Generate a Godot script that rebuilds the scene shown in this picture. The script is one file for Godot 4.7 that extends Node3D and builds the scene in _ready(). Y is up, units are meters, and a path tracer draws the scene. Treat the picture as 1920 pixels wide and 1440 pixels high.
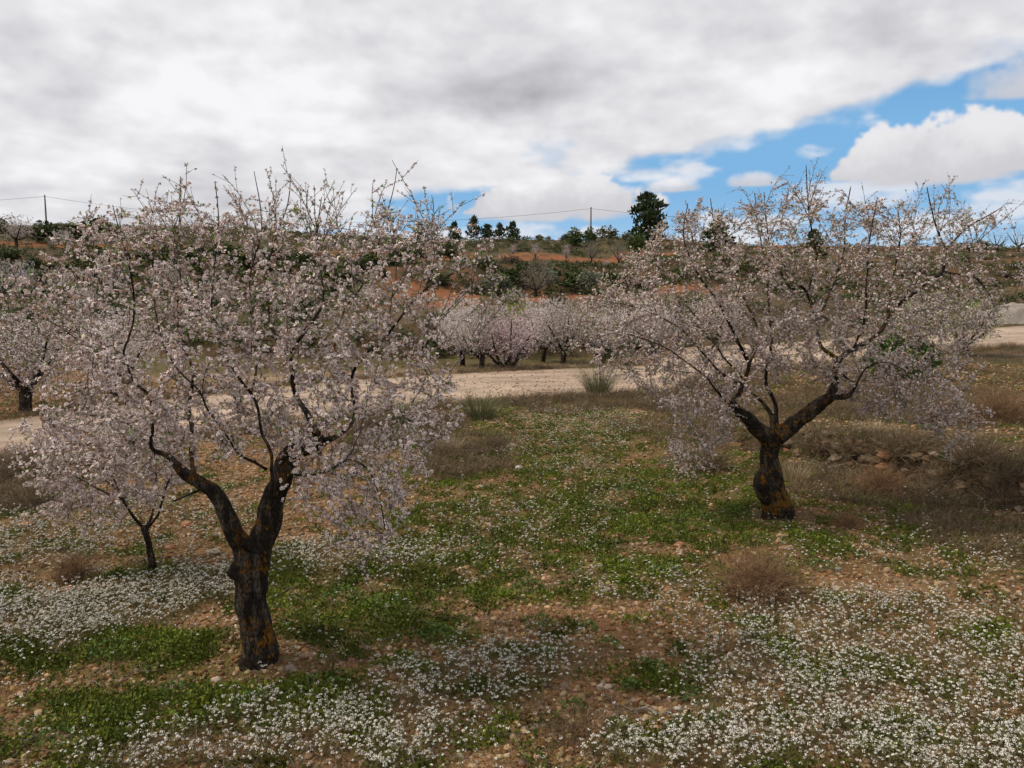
extends Node3D

# ---- measured layout, metres: x to the right, d away from the camera, y up ----
const HILL = [0.0, 0.0, 3.0, 1.7, 14.0, 2.7, 26.0, 3.7, 33.0, 6.1, 48.0, 7.4, 58.0, 8.6, 91.0, 12.7, 104.0, 12.9, 150.0, 10.0, 260.0, 2.0]
const HILL_START = [-200.0, 60.0, -90.0, 46.0, -40.0, 44.0, 5.0, 44.0, 18.0, 55.0, 36.0, 74.0, 50.0, 82.0, 300.0, 84.0]
const HILL_RISE = [-120.0, 1.25, -50.0, 1.2, -10.0, 1.02, 12.0, 1.02, 30.0, 1.1, 110.0, 1.05]
const BANK = [4.0, 17.5, 5.9, 16.9, 6.6, 15.2, 7.3, 13.4, 8.0, 12.2, 10.5, 9.5, 16.0, 5.0]
const TERRACE_SIDE = [0.0, 5.5, 17.0, 5.6, 30.0, 6.8, 45.0, 8.5, 80.0, 14.0]
const ROAD_NEAR = [-40.0, 5.0, -22.0, 8.0, -14.0, 11.6, -10.3, 15.9, -8.2, 18.3, -5.2, 21.4, -1.8, 24.4, 0.7, 25.7, 2.5, 26.5, 5.5, 27.6, 10.1, 29.4, 19.1, 36.1, 25.9, 40.9, 45.0, 52.0]
const ROAD_FAR = [-44.0, 9.0, -26.0, 13.0, -17.5, 18.6, -14.0, 21.6, -11.5, 26.0, -7.6, 31.7, -2.7, 35.4, 1.0, 37.2, 6.5, 39.6, 16.2, 45.1, 31.5, 59.9, 45.3, 71.6, 60.0, 80.0]
const LIMBS_L = [
	[0.02, -0.02, 0.00, 0.179, 0.01, 0.09, 0.00, 0.154, -0.00, 0.32, 0.00, 0.137, -0.02, 0.62, 0.00, 0.132, -0.03, 0.82, 0.00, 0.154, 0.00, 0.96, 0.00, 0.162, 0.03, 1.06, 0.00, 0.145],  # trunk
	[0.04, 0.97, 0.00, 0.120, 0.11, 1.21, 0.00, 0.113, 0.19, 1.46, 0.02, 0.104, 0.25, 1.68, 0.02, 0.098, 0.32, 1.86, 0.05, 0.091, 0.39, 1.97, 0.06, 0.085, 0.55, 2.01, 0.10, 0.080, 0.69, 2.07, 0.15, 0.067],  # A right stem
	[0.66, 2.06, 0.13, 0.050, 0.61, 2.21, 0.16, 0.033, 0.56, 2.34, 0.20, 0.026, 0.49, 2.45, 0.22, 0.024, 0.47, 2.59, 0.25, 0.019, 0.49, 2.73, 0.28, 0.017, 0.46, 2.84, 0.30, 0.016, 0.54, 2.96, 0.28, 0.014, 0.63, 3.09, 0.25, 0.012, 0.71, 3.22, 0.20, 0.011, 0.73, 3.37, 0.20, 0.009, 0.71, 3.61, 0.20, 0.007, 0.70, 3.87, 0.20, 0.005, 0.74, 4.14, 0.20, 0.003],  # A1
	[0.69, 2.07, 0.15, 0.036, 0.80, 2.10, -0.05, 0.017, 0.88, 2.20, -0.15, 0.016, 0.89, 2.36, -0.20, 0.015, 0.86, 2.59, -0.25, 0.013, 1.01, 2.82, -0.30, 0.013, 1.15, 2.93, -0.30, 0.012, 1.23, 3.03, -0.32, 0.011, 1.39, 3.24, -0.35, 0.010, 1.53, 3.38, -0.35, 0.009, 1.71, 3.49, -0.40, 0.007, 1.93, 3.59, -0.40, 0.005],  # A2
	[0.35, 1.78, 0.05, 0.017, 0.56, 1.79, 0.25, 0.013, 0.78, 1.87, 0.40, 0.012, 0.98, 1.98, 0.50, 0.011, 1.15, 1.92, 0.60, 0.008, 1.25, 1.72, 0.65, 0.006, 1.30, 1.46, 0.70, 0.004],  # A3
	[0.86, 2.59, -0.25, 0.011, 0.71, 2.65, -0.50, 0.011, 0.64, 2.90, -0.60, 0.010, 0.76, 3.24, -0.65, 0.009, 0.88, 3.40, -0.70, 0.008, 1.01, 3.65, -0.70, 0.007, 1.09, 3.95, -0.70, 0.006, 1.19, 4.25, -0.70, 0.004, 1.24, 4.49, -0.70, 0.003],  # A4
	[-0.04, 0.96, 0.00, 0.102, -0.12, 1.14, 0.00, 0.083, -0.21, 1.40, 0.05, 0.074, -0.31, 1.60, 0.10, 0.067, -0.42, 1.72, 0.12, 0.058, -0.53, 1.80, 0.15, 0.043, -0.63, 1.94, 0.18, 0.027, -0.75, 2.00, 0.20, 0.019],  # B left
	[-0.70, 1.98, 0.20, 0.019, -0.73, 2.05, 0.30, 0.016, -0.69, 2.23, 0.35, 0.015, -0.66, 2.43, 0.40, 0.014, -0.69, 2.52, 0.40, 0.013, -0.80, 2.62, 0.42, 0.012, -0.83, 2.72, 0.42, 0.011, -0.86, 2.86, 0.42, 0.010, -0.82, 2.96, 0.42, 0.009, -0.78, 3.11, 0.40, 0.008, -0.77, 3.26, 0.40, 0.007, -0.78, 3.51, 0.40, 0.006, -0.85, 3.81, 0.40, 0.004, -0.90, 4.05, 0.40, 0.003],  # B1
	[-0.44, 1.72, 0.12, 0.024, -0.60, 1.92, -0.20, 0.019, -0.63, 2.13, -0.30, 0.018, -0.68, 2.28, -0.40, 0.017, -0.65, 2.49, -0.40, 0.016, -0.65, 2.61, -0.45, 0.015, -0.68, 2.73, -0.45, 0.014, -0.77, 2.90, -0.50, 0.011, -0.79, 3.20, -0.50, 0.010, -0.74, 3.59, -0.50, 0.008, -0.74, 3.98, -0.50, 0.006, -0.71, 4.41, -0.50, 0.003],  # B2
	[-0.82, 2.95, 0.42, 0.008, -0.92, 2.92, 0.50, 0.007, -1.02, 2.89, 0.55, 0.006, -1.20, 2.83, 0.55, 0.004, -1.40, 2.73, 0.55, 0.003],  # B3
	[-0.79, 2.73, 0.42, 0.008, -1.09, 2.82, 0.25, 0.006, -1.36, 2.94, 0.15, 0.005, -1.61, 3.09, 0.10, 0.004, -1.81, 3.19, 0.10, 0.003, -1.99, 3.25, 0.10, 0.002],  # B4
	[-0.02, 0.83, 0.05, 0.102, -0.09, 0.90, 0.10, 0.093, -0.14, 0.95, 0.12, 0.084],  # cut stub
	[-0.40, 1.64, 0.10, 0.013, -0.45, 1.63, 0.30, 0.010, -0.52, 1.61, 0.40, 0.009],  # stub
	[0.20, 1.48, 0.08, 0.024, 0.26, 1.80, 0.25, 0.016, 0.29, 2.01, 0.35, 0.015, 0.24, 2.17, 0.38, 0.014, 0.22, 2.38, 0.40, 0.013, 0.17, 2.52, 0.42, 0.012, 0.08, 2.66, 0.45, 0.011, -0.05, 2.91, 0.45, 0.010, -0.11, 3.21, 0.45, 0.008, -0.08, 3.56, 0.45, 0.006, -0.03, 3.89, 0.45, 0.005, -0.05, 4.23, 0.45, 0.003],  # C centre
	[0.22, 1.85, 0.25, 0.014, 0.17, 1.98, 0.50, 0.012, 0.09, 2.05, 0.55, 0.011, -0.00, 2.23, 0.60, 0.010, -0.10, 2.41, 0.65, 0.009, -0.15, 2.56, 0.68, 0.008, -0.32, 2.76, 0.70, 0.006, -0.44, 3.05, 0.70, 0.005, -0.48, 3.46, 0.70, 0.003, -0.52, 3.87, 0.70, 0.002],  # D
	[0.49, 2.73, 0.28, 0.012, 0.25, 2.92, -0.10, 0.011, 0.12, 3.20, -0.30, 0.010, 0.08, 3.54, -0.40, 0.009, 0.17, 3.88, -0.45, 0.007, 0.28, 4.17, -0.45, 0.005, 0.31, 4.43, -0.45, 0.003],  # E
	[0.17, 2.52, 0.42, 0.010, 0.12, 2.75, 0.10, 0.009, 0.02, 3.11, -0.10, 0.008, -0.01, 3.49, -0.20, 0.007, 0.11, 3.91, -0.20, 0.006, 0.06, 4.41, -0.20, 0.003],  # G
]
const LIMBS_R = [
	[0.02, -0.02, 0.00, 0.264, -0.01, 0.12, 0.00, 0.223, -0.09, 0.37, 0.00, 0.203, -0.12, 0.58, 0.00, 0.179, -0.14, 0.86, 0.00, 0.142, -0.14, 1.07, 0.00, 0.135, -0.13, 1.27, 0.00, 0.169],  # trunk
	[-0.06, 0.21, 0.00, 0.122, -0.16, 0.38, 0.04, 0.175, -0.20, 0.54, 0.06, 0.182, -0.18, 0.69, 0.05, 0.142, -0.16, 0.84, 0.02, 0.081],  # burl
	[-0.16, 1.21, 0.00, 0.142, -0.40, 1.42, 0.05, 0.108, -0.63, 1.61, 0.12, 0.080, -0.74, 1.76, 0.18, 0.057, -0.70, 1.91, 0.20, 0.038, -0.64, 2.12, 0.22, 0.030, -0.59, 2.33, 0.25, 0.028, -0.68, 2.54, 0.30, 0.025, -0.80, 2.75, 0.33, 0.023, -0.90, 2.94, 0.36, 0.021, -1.04, 3.18, 0.40, 0.020, -1.17, 3.36, 0.40, 0.016, -1.46, 3.75, 0.45, 0.013, -1.61, 4.19, 0.45, 0.009, -1.56, 4.63, 0.45, 0.005],  # L1
	[-0.62, 2.04, 0.22, 0.023, -0.86, 2.13, 0.35, 0.023, -1.14, 2.33, 0.50, 0.015, -1.42, 2.64, 0.60, 0.013, -1.72, 2.91, 0.70, 0.010, -2.10, 3.11, 0.75, 0.008, -2.48, 3.22, 0.80, 0.006, -2.99, 3.30, 0.80, 0.004],  # L1b
	[-0.71, 1.64, 0.15, 0.022, -1.03, 1.91, 0.50, 0.019, -1.33, 2.22, 0.80, 0.012, -1.61, 2.41, 1.00, 0.011, -1.94, 2.63, 1.20, 0.009, -2.40, 2.81, 1.30, 0.007, -2.90, 2.92, 1.35, 0.004],  # L1c
	[-0.59, 2.33, 0.25, 0.020, -0.40, 2.55, 0.00, 0.020, -0.33, 2.82, -0.20, 0.019, -0.46, 3.26, -0.40, 0.019, -0.55, 3.43, -0.50, 0.018, -0.68, 3.71, -0.55, 0.016, -0.76, 3.91, -0.60, 0.014, -0.91, 4.35, -0.60, 0.011, -0.99, 4.82, -0.60, 0.006],  # L1d
	[-0.09, 1.33, 0.00, 0.069, -0.11, 1.52, -0.10, 0.039, -0.23, 1.73, -0.15, 0.022, -0.40, 1.91, -0.20, 0.020, -0.51, 2.15, -0.50, 0.018, -0.73, 2.46, -0.80, 0.016, -1.01, 2.96, -1.10, 0.013, -1.41, 3.47, -1.30, 0.011, -1.62, 3.91, -1.40, 0.008, -1.65, 4.34, -1.40, 0.005],  # L2
	[-0.06, 1.39, -0.02, 0.048, -0.06, 1.74, -0.10, 0.029, -0.16, 2.00, -0.20, 0.026, -0.16, 2.23, -0.25, 0.024, -0.09, 2.45, -0.30, 0.023, -0.06, 2.85, -0.40, 0.021, -0.09, 3.30, -0.50, 0.018, -0.14, 3.78, -0.50, 0.016, -0.27, 4.35, -0.50, 0.011, -0.35, 4.89, -0.50, 0.006],  # L3
	[-0.05, 1.25, 0.00, 0.149, 0.12, 1.37, 0.00, 0.122, 0.32, 1.53, 0.03, 0.111, 0.51, 1.71, 0.06, 0.108, 0.68, 1.85, 0.10, 0.081, 0.75, 2.03, 0.10, 0.058, 0.76, 2.27, 0.10, 0.043, 0.81, 2.42, 0.12, 0.043, 0.98, 2.57, 0.15, 0.034, 1.16, 2.68, 0.18, 0.030, 1.35, 2.85, 0.20, 0.027, 1.44, 3.04, 0.20, 0.025, 1.67, 3.30, 0.25, 0.023, 1.94, 3.54, 0.30, 0.021, 2.13, 3.69, 0.30, 0.020, 2.16, 3.98, 0.30, 0.016, 2.09, 4.13, 0.30, 0.015, 1.97, 4.43, 0.30, 0.010, 1.85, 4.87, 0.30, 0.005],  # L4
	[0.71, 1.87, 0.10, 0.058, 0.84, 1.88, 0.30, 0.038, 0.90, 2.01, 0.40, 0.019, 0.98, 2.32, 0.60, 0.013, 1.15, 2.42, 0.80, 0.009, 1.40, 2.31, 0.90, 0.006, 1.62, 2.18, 1.00, 0.004, 1.81, 1.96, 1.00, 0.003],  # L4b
	[0.79, 2.42, 0.12, 0.030, 0.67, 2.52, -0.10, 0.027, 0.59, 2.66, -0.15, 0.024, 0.55, 2.98, -0.20, 0.022, 0.40, 3.38, -0.20, 0.021, 0.26, 3.49, -0.20, 0.019, 0.16, 3.44, -0.20, 0.017, -0.14, 3.85, -0.10, 0.014, -0.25, 4.23, -0.10, 0.010, -0.33, 4.85, -0.10, 0.005],  # L4c
	[1.43, 3.02, 0.20, 0.022, 1.54, 3.30, 0.00, 0.020, 1.61, 3.53, -0.10, 0.017, 1.75, 4.16, -0.20, 0.012, 1.68, 4.67, -0.20, 0.006],  # L4d
	[2.13, 3.69, 0.30, 0.016, 2.50, 3.64, 0.10, 0.015, 2.80, 3.59, 0.00, 0.014, 3.06, 3.38, -0.10, 0.010, 3.13, 3.18, -0.10, 0.007],  # L4e
	[2.16, 3.98, 0.30, 0.015, 2.21, 4.15, 0.50, 0.013, 2.30, 4.29, 0.60, 0.010, 2.55, 4.43, 0.60, 0.008, 2.76, 4.56, 0.60, 0.004],  # L4f
	[0.55, 2.98, -0.20, 0.019, 0.92, 3.46, -0.60, 0.018, 1.12, 4.04, -0.70, 0.014, 1.12, 4.53, -0.70, 0.011, 1.19, 5.01, -0.70, 0.005],  # L4g
	[0.40, 3.38, -0.20, 0.017, 0.36, 3.83, 0.20, 0.015, 0.24, 4.28, 0.30, 0.011, 0.17, 4.73, 0.30, 0.008, 0.13, 5.17, 0.30, 0.004],  # L4h
	[0.98, 2.57, 0.15, 0.020, 0.92, 3.00, 0.60, 0.018, 0.84, 3.52, 0.80, 0.014, 0.81, 4.09, 0.90, 0.010, 0.89, 4.65, 0.90, 0.005],  # L4i
	[0.76, 2.27, 0.10, 0.020, 1.28, 2.02, -0.50, 0.012, 1.87, 2.02, -0.90, 0.007, 2.41, 1.83, -1.10, 0.005, 2.82, 1.60, -1.20, 0.003],  # L4j
]
const LIMBS_Y = [
	[0.01, -0.01, 0.00, 0.055, 0.00, 0.16, 0.00, 0.038, -0.01, 0.36, 0.00, 0.034, -0.04, 0.54, 0.00, 0.038, -0.05, 0.59, 0.00, 0.024],  # trunk
	[-0.04, 0.54, 0.00, 0.021, -0.12, 0.67, 0.05, 0.017, -0.18, 0.81, 0.10, 0.015, -0.25, 0.94, 0.10, 0.013, -0.35, 1.16, 0.05, 0.011, -0.49, 1.40, 0.00, 0.008, -0.66, 1.72, 0.00, 0.005, -0.80, 2.04, 0.00, 0.003],  # Y1
	[-0.02, 0.56, 0.00, 0.019, 0.01, 0.69, -0.10, 0.015, 0.03, 0.88, -0.15, 0.014, 0.03, 1.10, -0.20, 0.011, 0.03, 1.43, -0.20, 0.008, -0.05, 1.82, -0.20, 0.005, -0.11, 2.18, -0.20, 0.003],  # Y2
	[-0.01, 0.54, 0.00, 0.016, 0.19, 0.76, 0.15, 0.013, 0.28, 0.97, 0.20, 0.012, 0.37, 1.17, 0.25, 0.009, 0.53, 1.46, 0.30, 0.006, 0.58, 1.84, 0.30, 0.004],  # Y3
	[-0.25, 0.94, 0.10, 0.012, -0.32, 1.06, 0.30, 0.009, -0.48, 1.20, 0.40, 0.006, -0.74, 1.36, 0.40, 0.005, -0.94, 1.55, 0.40, 0.003],  # Y4
	[-0.18, 0.81, 0.10, 0.012, -0.47, 0.91, -0.30, 0.011, -0.82, 1.10, -0.50, 0.008, -1.07, 1.36, -0.55, 0.006, -1.32, 1.70, -0.55, 0.003],  # Y5
]
const POLY_L = [-1.38, 4.06, -0.96, 4.23, -0.52, 4.38, -0.21, 4.29, 0.12, 4.36, 0.43, 4.32, 0.73, 4.24, 1.30, 4.36, 1.55, 4.21, 1.68, 4.09, 1.92, 4.00, 1.95, 3.71, 2.16, 3.61, 1.98, 3.44, 1.72, 3.30, 1.58, 2.93, 1.71, 2.58, 1.75, 2.22, 1.57, 1.87, 1.30, 1.55, 1.21, 1.16, 0.84, 1.28, 0.54, 1.58, 0.25, 2.08, -0.13, 2.03, -0.66, 1.84, -1.17, 1.89, -1.64, 2.03, -1.66, 2.46, -1.50, 2.84, -1.98, 3.23, -1.93, 3.32, -1.50, 3.62, -1.30, 3.85]
const POLY_R = [-3.04, 3.06, -2.69, 3.53, -2.15, 3.92, -1.84, 4.23, -1.46, 4.65, -1.11, 4.65, -0.53, 4.76, 0.08, 5.10, 0.38, 5.10, 0.86, 4.84, 1.25, 4.78, 1.65, 4.57, 1.83, 4.88, 2.21, 4.91, 2.50, 4.57, 3.01, 4.59, 2.91, 4.23, 2.78, 3.84, 3.08, 3.76, 2.77, 3.30, 2.98, 3.18, 2.85, 2.75, 2.56, 2.27, 2.83, 1.67, 2.63, 1.15, 1.88, 1.63, 1.41, 1.55, 0.95, 1.91, 0.26, 2.27, -0.21, 2.19, -0.74, 1.39, -1.29, 0.74, -1.55, 0.99, -1.54, 1.47, -2.03, 2.03, -2.75, 2.27, -3.03, 2.67]
const TIPS_L = [-1.37, 4.07, -1.22, 4.03, -1.09, 4.09, -0.96, 4.25, -0.83, 4.30, -0.68, 4.36, -0.51, 4.46, -0.41, 4.27, -0.21, 4.38, -0.12, 4.25, 0.11, 4.45, 0.18, 4.32, 0.44, 4.39, 0.56, 4.09, 0.71, 4.30, 0.86, 4.27, 0.99, 4.25, 1.33, 4.44, 1.21, 4.25, 1.55, 4.26, 1.66, 4.14, 1.78, 3.91, 1.96, 4.08, 2.21, 3.62, 2.07, 3.71, 2.16, 3.60, -2.05, 3.26, -1.93, 3.39, -1.84, 3.30, 1.18, 1.19, 1.03, 1.28, 1.30, 1.55, 1.73, 2.22, 1.70, 2.48, 1.62, 2.70, 0.93, 1.16, 0.80, 1.28]
const TIPS_R = [-1.46, 4.75, -1.19, 4.80, -0.54, 4.88, -0.42, 4.91, -1.03, 4.61, 0.07, 5.22, 0.24, 5.25, 0.43, 5.23, -0.14, 4.99, 0.62, 4.95, 0.97, 4.91, 1.29, 4.80, 1.57, 4.61, 1.74, 4.95, 1.98, 4.91, 2.17, 5.00, 2.32, 4.95, 2.61, 4.65, 2.80, 4.72, 2.96, 4.69, 3.13, 4.65, 3.11, 3.76, 3.02, 3.18, 3.24, 3.34, 2.67, 1.15, 2.84, 1.63, 2.93, 1.67, 2.45, 1.39, -1.57, 0.94, -1.41, 0.78, -1.54, 1.43, -3.04, 2.98, -3.07, 2.67, -2.84, 3.30, -1.92, 4.23, -2.18, 3.88]
const YOUNG_X = -4.375
const YOUNG_D = 9.382
const POLY_Y = [-1.42, 1.69, -1.18, 2.04, -0.85, 2.30, -0.40, 2.42, 0.10, 2.39, 0.47, 2.11, 0.51, 1.60, 0.37, 1.27, 0.16, 1.01, -0.13, 0.95, -0.39, 0.85, -0.81, 0.79, -1.15, 0.88, -1.10, 1.21, -1.28, 1.47]
const TIPS_Y = [-1.45, 1.71, -1.33, 1.60, -1.43, 1.47, -1.15, 0.85, -1.05, 0.95, -0.81, 0.74, -0.84, 2.33, -1.18, 2.04, -0.25, 0.95, 0.30, 1.14, -0.49, 0.79]
const PLANTS = [
	["almond_a", -2.42, 39.29, 3.21, 3.42, "pale blossoming almond with slim trunk, first in the row beyond the road", "blossoming almond trees in the row beyond the road"],
	["almond_b", -1.44, 37.78, 2.33, 2.98, "blossoming almond on a thick stumpy dark trunk, left of the round pink bush-like almond", "blossoming almond trees in the row beyond the road"],
	["almond_bush", -0.20, 38.08, 3.52, 3.01, "round pink bush-like almond with two stems and low branches at the road edge", "blossoming almond trees in the row beyond the road"],
	["almond_a", 1.62, 41.68, 3.01, 3.40, "blossoming almond behind and right of the round pink bush-like almond", "blossoming almond trees in the row beyond the road"],
	["almond_b", 2.61, 40.68, 2.83, 3.32, "almond with straight lichened trunk and forked limbs, right end of the open row", "blossoming almond trees in the row beyond the road"],
	["almond_c", 4.66, 40.98, 3.07, 3.18, "blossoming almond in the row half covered by the big right almond's left boughs", "blossoming almond trees in the row beyond the road"],
	["almond_a", 7.50, 44.01, 3.82, 3.53, "blossoming almond in the row just behind the big right almond's outer crown", "blossoming almond trees in the row beyond the road"],
	["almond_b", 9.64, 37.99, 3.30, 2.84, "blossoming almond with dark trunk seen through the big right almond's crown", "blossoming almond trees in the row beyond the road"],
	["green_tree", 0.06, 44.21, 2.81, 3.60, "light green leafy young tree rising behind the round pink almond", ""],
	["almond_b", -14.32, 23.34, 3.38, 3.06, "large blossoming almond with leaning lichened trunk beside the road at the left edge", "blossoming almonds on the far left side of the road"],
	["almond_a", -13.57, 27.12, 3.46, 3.10, "blossoming almond across the road, seen through left side of the big left almond", "blossoming almonds on the far left side of the road"],
	["almond_far", -37.00, 58.61, 3.03, 3.26, "white blossoming almond on the left hillside terrace at the very edge", "blossoming almonds on the left hillside terraces"],
	["almond_far", -37.39, 61.46, 2.53, 3.01, "white blossoming almond just behind the edge tree on the left terrace", "blossoming almonds on the left hillside terraces"],
	["almond_far", -33.41, 59.42, 2.84, 2.68, "white blossoming almond on the left terrace with a small dark bush at its foot", "blossoming almonds on the left hillside terraces"],
	["almond_far", -27.98, 48.95, 1.69, 1.30, "small low blossoming almond on the lowest left terrace", "blossoming almonds on the left hillside terraces"],
	["almond_far", -57.16, 93.54, 4.56, 3.82, "grey-pink almond on the left ridge with bare twigs on top", "blossoming almonds on the left hillside terraces"],
	["almond_far", -50.62, 91.70, 2.54, 2.17, "grey-pink almond on the left ridge beside the orange soil", "blossoming almonds on the left hillside terraces"],
	["almond_far", -52.70, 92.82, 1.34, 1.34, "tiny almond on the left ridge at the end of the orange soil", "blossoming almonds on the left hillside terraces"],
	["almond_far", -30.20, 61.14, 2.84, 2.68, "pale almond on the left hillside behind the big left almond's upper boughs", "blossoming almonds on the left hillside terraces"],
	["almond_far", -26.54, 63.58, 2.70, 2.53, "pale almond on the hillside straight behind the big left almond's crown", "blossoming almonds on the left hillside terraces"],
	["bush_dark", -32.23, 58.40, 1.01, 0.77, "small dark bush at the foot of a white almond on left terrace", ""],
	["almond_far", -27.30, 51.69, 2.06, 1.79, "first pale almond from the left on the left hillside behind the big left almond", "blossoming almonds on the left hillside terraces"],
	["almond_far", -28.47, 65.10, 2.24, 2.16, "second pale almond from the left on the left hillside behind the big left almond", "blossoming almonds on the left hillside terraces"],
	["almond_far", -19.49, 52.39, 2.44, 2.09, "third pale almond from the left on the left hillside behind the big left almond", "blossoming almonds on the left hillside terraces"],
	["almond_far", -17.13, 58.69, 2.57, 2.18, "fourth pale almond from the left on the left hillside behind the big left almond", "blossoming almonds on the left hillside terraces"],
	["almond_far", -9.72, 54.21, 2.16, 1.87, "fifth pale almond from the left on the left hillside behind the big left almond", "blossoming almonds on the left hillside terraces"],
	["olive", -1.28, 69.13, 2.84, 1.92, "grey-green olive tree, leftmost on the lower orange terrace", "olive trees on the lower orange terrace"],
	["olive", 6.86, 71.97, 3.15, 2.19, "grey-green spreading olive tree, rightmost on the lower orange terrace", "olive trees on the lower orange terrace"],
	["olive", 3.16, 69.13, 2.02, 2.29, "grey-green olive tree right behind the greyish almond on the lower terrace", "olive trees on the lower orange terrace"],
	["almond_grey", 1.98, 66.39, 3.52, 2.82, "greyish almond past full bloom standing between the olives", ""],
	["bush_dark", 0.39, 72.76, 2.21, 1.93, "dark green bush behind left olive on the terrace bank", "dark green bushes on the bank between the two orange terraces"],
	["bush_dark", 3.63, 74.23, 1.86, 1.47, "dark green bush behind the greyish almond on the terrace bank", "dark green bushes on the bank between the two orange terraces"],
	["bush_dark", 5.88, 74.09, 2.25, 1.96, "very dark round bush, tallest on the terrace bank", "dark green bushes on the bank between the two orange terraces"],
	["bush_dark", 9.20, 77.33, 2.76, 1.53, "wide dark bush, rightmost on the terrace bank", "dark green bushes on the bank between the two orange terraces"],
	["bush_dark", -2.24, 75.48, 2.19, 1.30, "dark bush at left end of the terrace bank", "dark green bushes on the bank between the two orange terraces"],
	["bush_brown", -0.11, 83.44, 2.53, 1.10, "brownish bush just below the upper orange terrace", "dark green bushes on the bank between the two orange terraces"],
	["bush_dark", 1.99, 75.27, 1.79, 1.29, "dark bush low on the bank, between the tallest bush and the left olive", "dark green bushes on the bank between the two orange terraces"],
	["bush_dark", 11.19, 79.87, 2.11, 1.37, "dark bush beside the big right almond's upper left boughs", "dark green bushes on the bank between the two orange terraces"],
	["bush_brown", 3.34, 59.29, 1.97, 0.79, "grey-brown rounded dry bush in front of the orange terrace", ""],
	["bush_brown", 7.84, 65.66, 1.74, 0.78, "grey-brown dry bush right of the rounded one below the olive", ""],
	["bush_brown", -0.20, 58.88, 1.95, 0.63, "low grey-brown bush below the left olive's terrace edge", ""],
	["almond_pink", 0.13, 99.10, 1.11, 1.44, "small faint pink almond, leftmost on the upper orange terrace", "small almonds on the upper orange terrace"],
	["almond_pink", 2.75, 94.72, 1.25, 1.87, "small pink almond with visible trunk on the upper orange terrace", "small almonds on the upper orange terrace"],
	["almond_pink", 6.17, 91.66, 1.03, 2.06, "small narrow white almond on the upper orange terrace", "small almonds on the upper orange terrace"],
	["almond_grey", 9.26, 94.17, 2.36, 2.49, "greyish bare-topped almond on the upper orange terrace", "small almonds on the upper orange terrace"],
	["almond_grey", 12.68, 96.08, 2.79, 2.92, "greyish pink spreading almond at right end of the upper orange terrace", "small almonds on the upper orange terrace"],
	["almond_pink", 10.37, 88.27, 0.93, 0.82, "tiny pink almond bush at the edge of upper orange terrace", "small almonds on the upper orange terrace"],
	["pine", -9.42, 132.54, 2.27, 3.14, "small pine on the ridge, leftmost of the clump beside the big left almond", "pines on the hill ridge"],
	["pine", -6.24, 133.50, 2.63, 3.86, "tallest pine of the ridge clump, with pointed top", "pines on the hill ridge"],
	["pine", -4.04, 133.50, 2.99, 2.63, "broad low pine in the middle of the ridge clump", "pines on the hill ridge"],
	["pine", -2.02, 133.50, 2.20, 2.63, "slim pine in the ridge clump, second from its right end", "pines on the hill ridge"],
	["pine", 0.09, 133.50, 2.46, 2.99, "feathery pine at the right end of the ridge clump", "pines on the hill ridge"],
	["pine", -13.95, 123.29, 2.27, 2.76, "small dark pine seen through the big left almond's right boughs", "pines on the hill ridge"],
	["pine_big", 21.24, 127.49, 7.05, 8.06, "big dark pine standing alone on the ridge beside the utility pole", "pines on the hill ridge"],
	["pine", 33.73, 132.95, 6.48, 4.73, "dark pine top showing behind the big right almond's left crown", "pines on the hill ridge"],
	["pine", 56.90, 152.57, 5.03, 4.02, "dark pine showing behind the big right almond's middle crown", "pines on the hill ridge"],
	["bush_dark", 4.39, 133.50, 1.58, 0.88, "low round bush on the ridge right of the pine clump", "bushes along the hill ridge"],
	["bush_grey", 6.01, 134.40, 1.06, 0.88, "small grey bush on the ridge between pine clump and pole", "bushes along the hill ridge"],
	["bush_dark", 9.11, 137.10, 1.80, 1.17, "dark bush on the ridge left of the pole", "bushes along the hill ridge"],
	["bush_green", 9.87, 127.08, 3.35, 2.84, "tall green bush on the ridge left of the pole", "bushes along the hill ridge"],
	["bush_green", 12.75, 133.58, 1.93, 2.81, "green bush at the foot of the right utility pole", "bushes along the hill ridge"],
	["bush_grey", 15.60, 133.96, 3.70, 2.64, "wide grey-green bush on the ridge right of the pole", "bushes along the hill ridge"],
	["bush_grey", 19.59, 137.19, 2.71, 1.81, "grey open bush left of the big pine", "bushes along the hill ridge"],
	["bush_green", 16.56, 108.36, 2.43, 2.57, "bright dark-green bush below the big pine", "bushes along the hill ridge"],
	["bush_dark", -57.59, 100.59, 3.97, 2.65, "dark bush on the left ridge at the foot of the left utility pole", "bushes along the hill ridge"],
	["bush_dark", -54.37, 104.88, 5.93, 3.04, "wide dark bush on the left ridge right of the utility pole", "bushes along the hill ridge"],
	["bush_green", -59.91, 118.37, 2.65, 2.80, "tall olive-green bush rising behind the wide dark bush on left ridge", "bushes along the hill ridge"],
	["bush_dark", -40.32, 76.40, 2.52, 1.81, "dark bush below the orange soil on the left hillside", "bushes along the hill ridge"],
	["bush_dark", -72.83, 116.02, 2.29, 2.29, "dark bush on the left ridge at the picture edge", "bushes along the hill ridge"],
	["bush_dark", 90.96, 157.24, 4.56, 2.28, "dark bush on the right ridge beside the bare almonds", "bushes along the hill ridge"],
	["bush_grey", 97.06, 159.27, 2.52, 1.26, "small grey bush between the two bare almonds on right ridge", "bushes along the hill ridge"],
	["bush_dark", 86.02, 155.41, 3.07, 1.64, "dark bush on the right ridge behind the big right almond's tip", "bushes along the hill ridge"],
	["almond_bare", 93.67, 156.22, 5.15, 4.73, "bare almond on the right ridge, left one of two", "bare almonds on the right ridge"],
	["almond_bare", 96.37, 153.77, 5.88, 5.27, "bare almond on the right ridge, right one of two", "bare almonds on the right ridge"],
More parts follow.
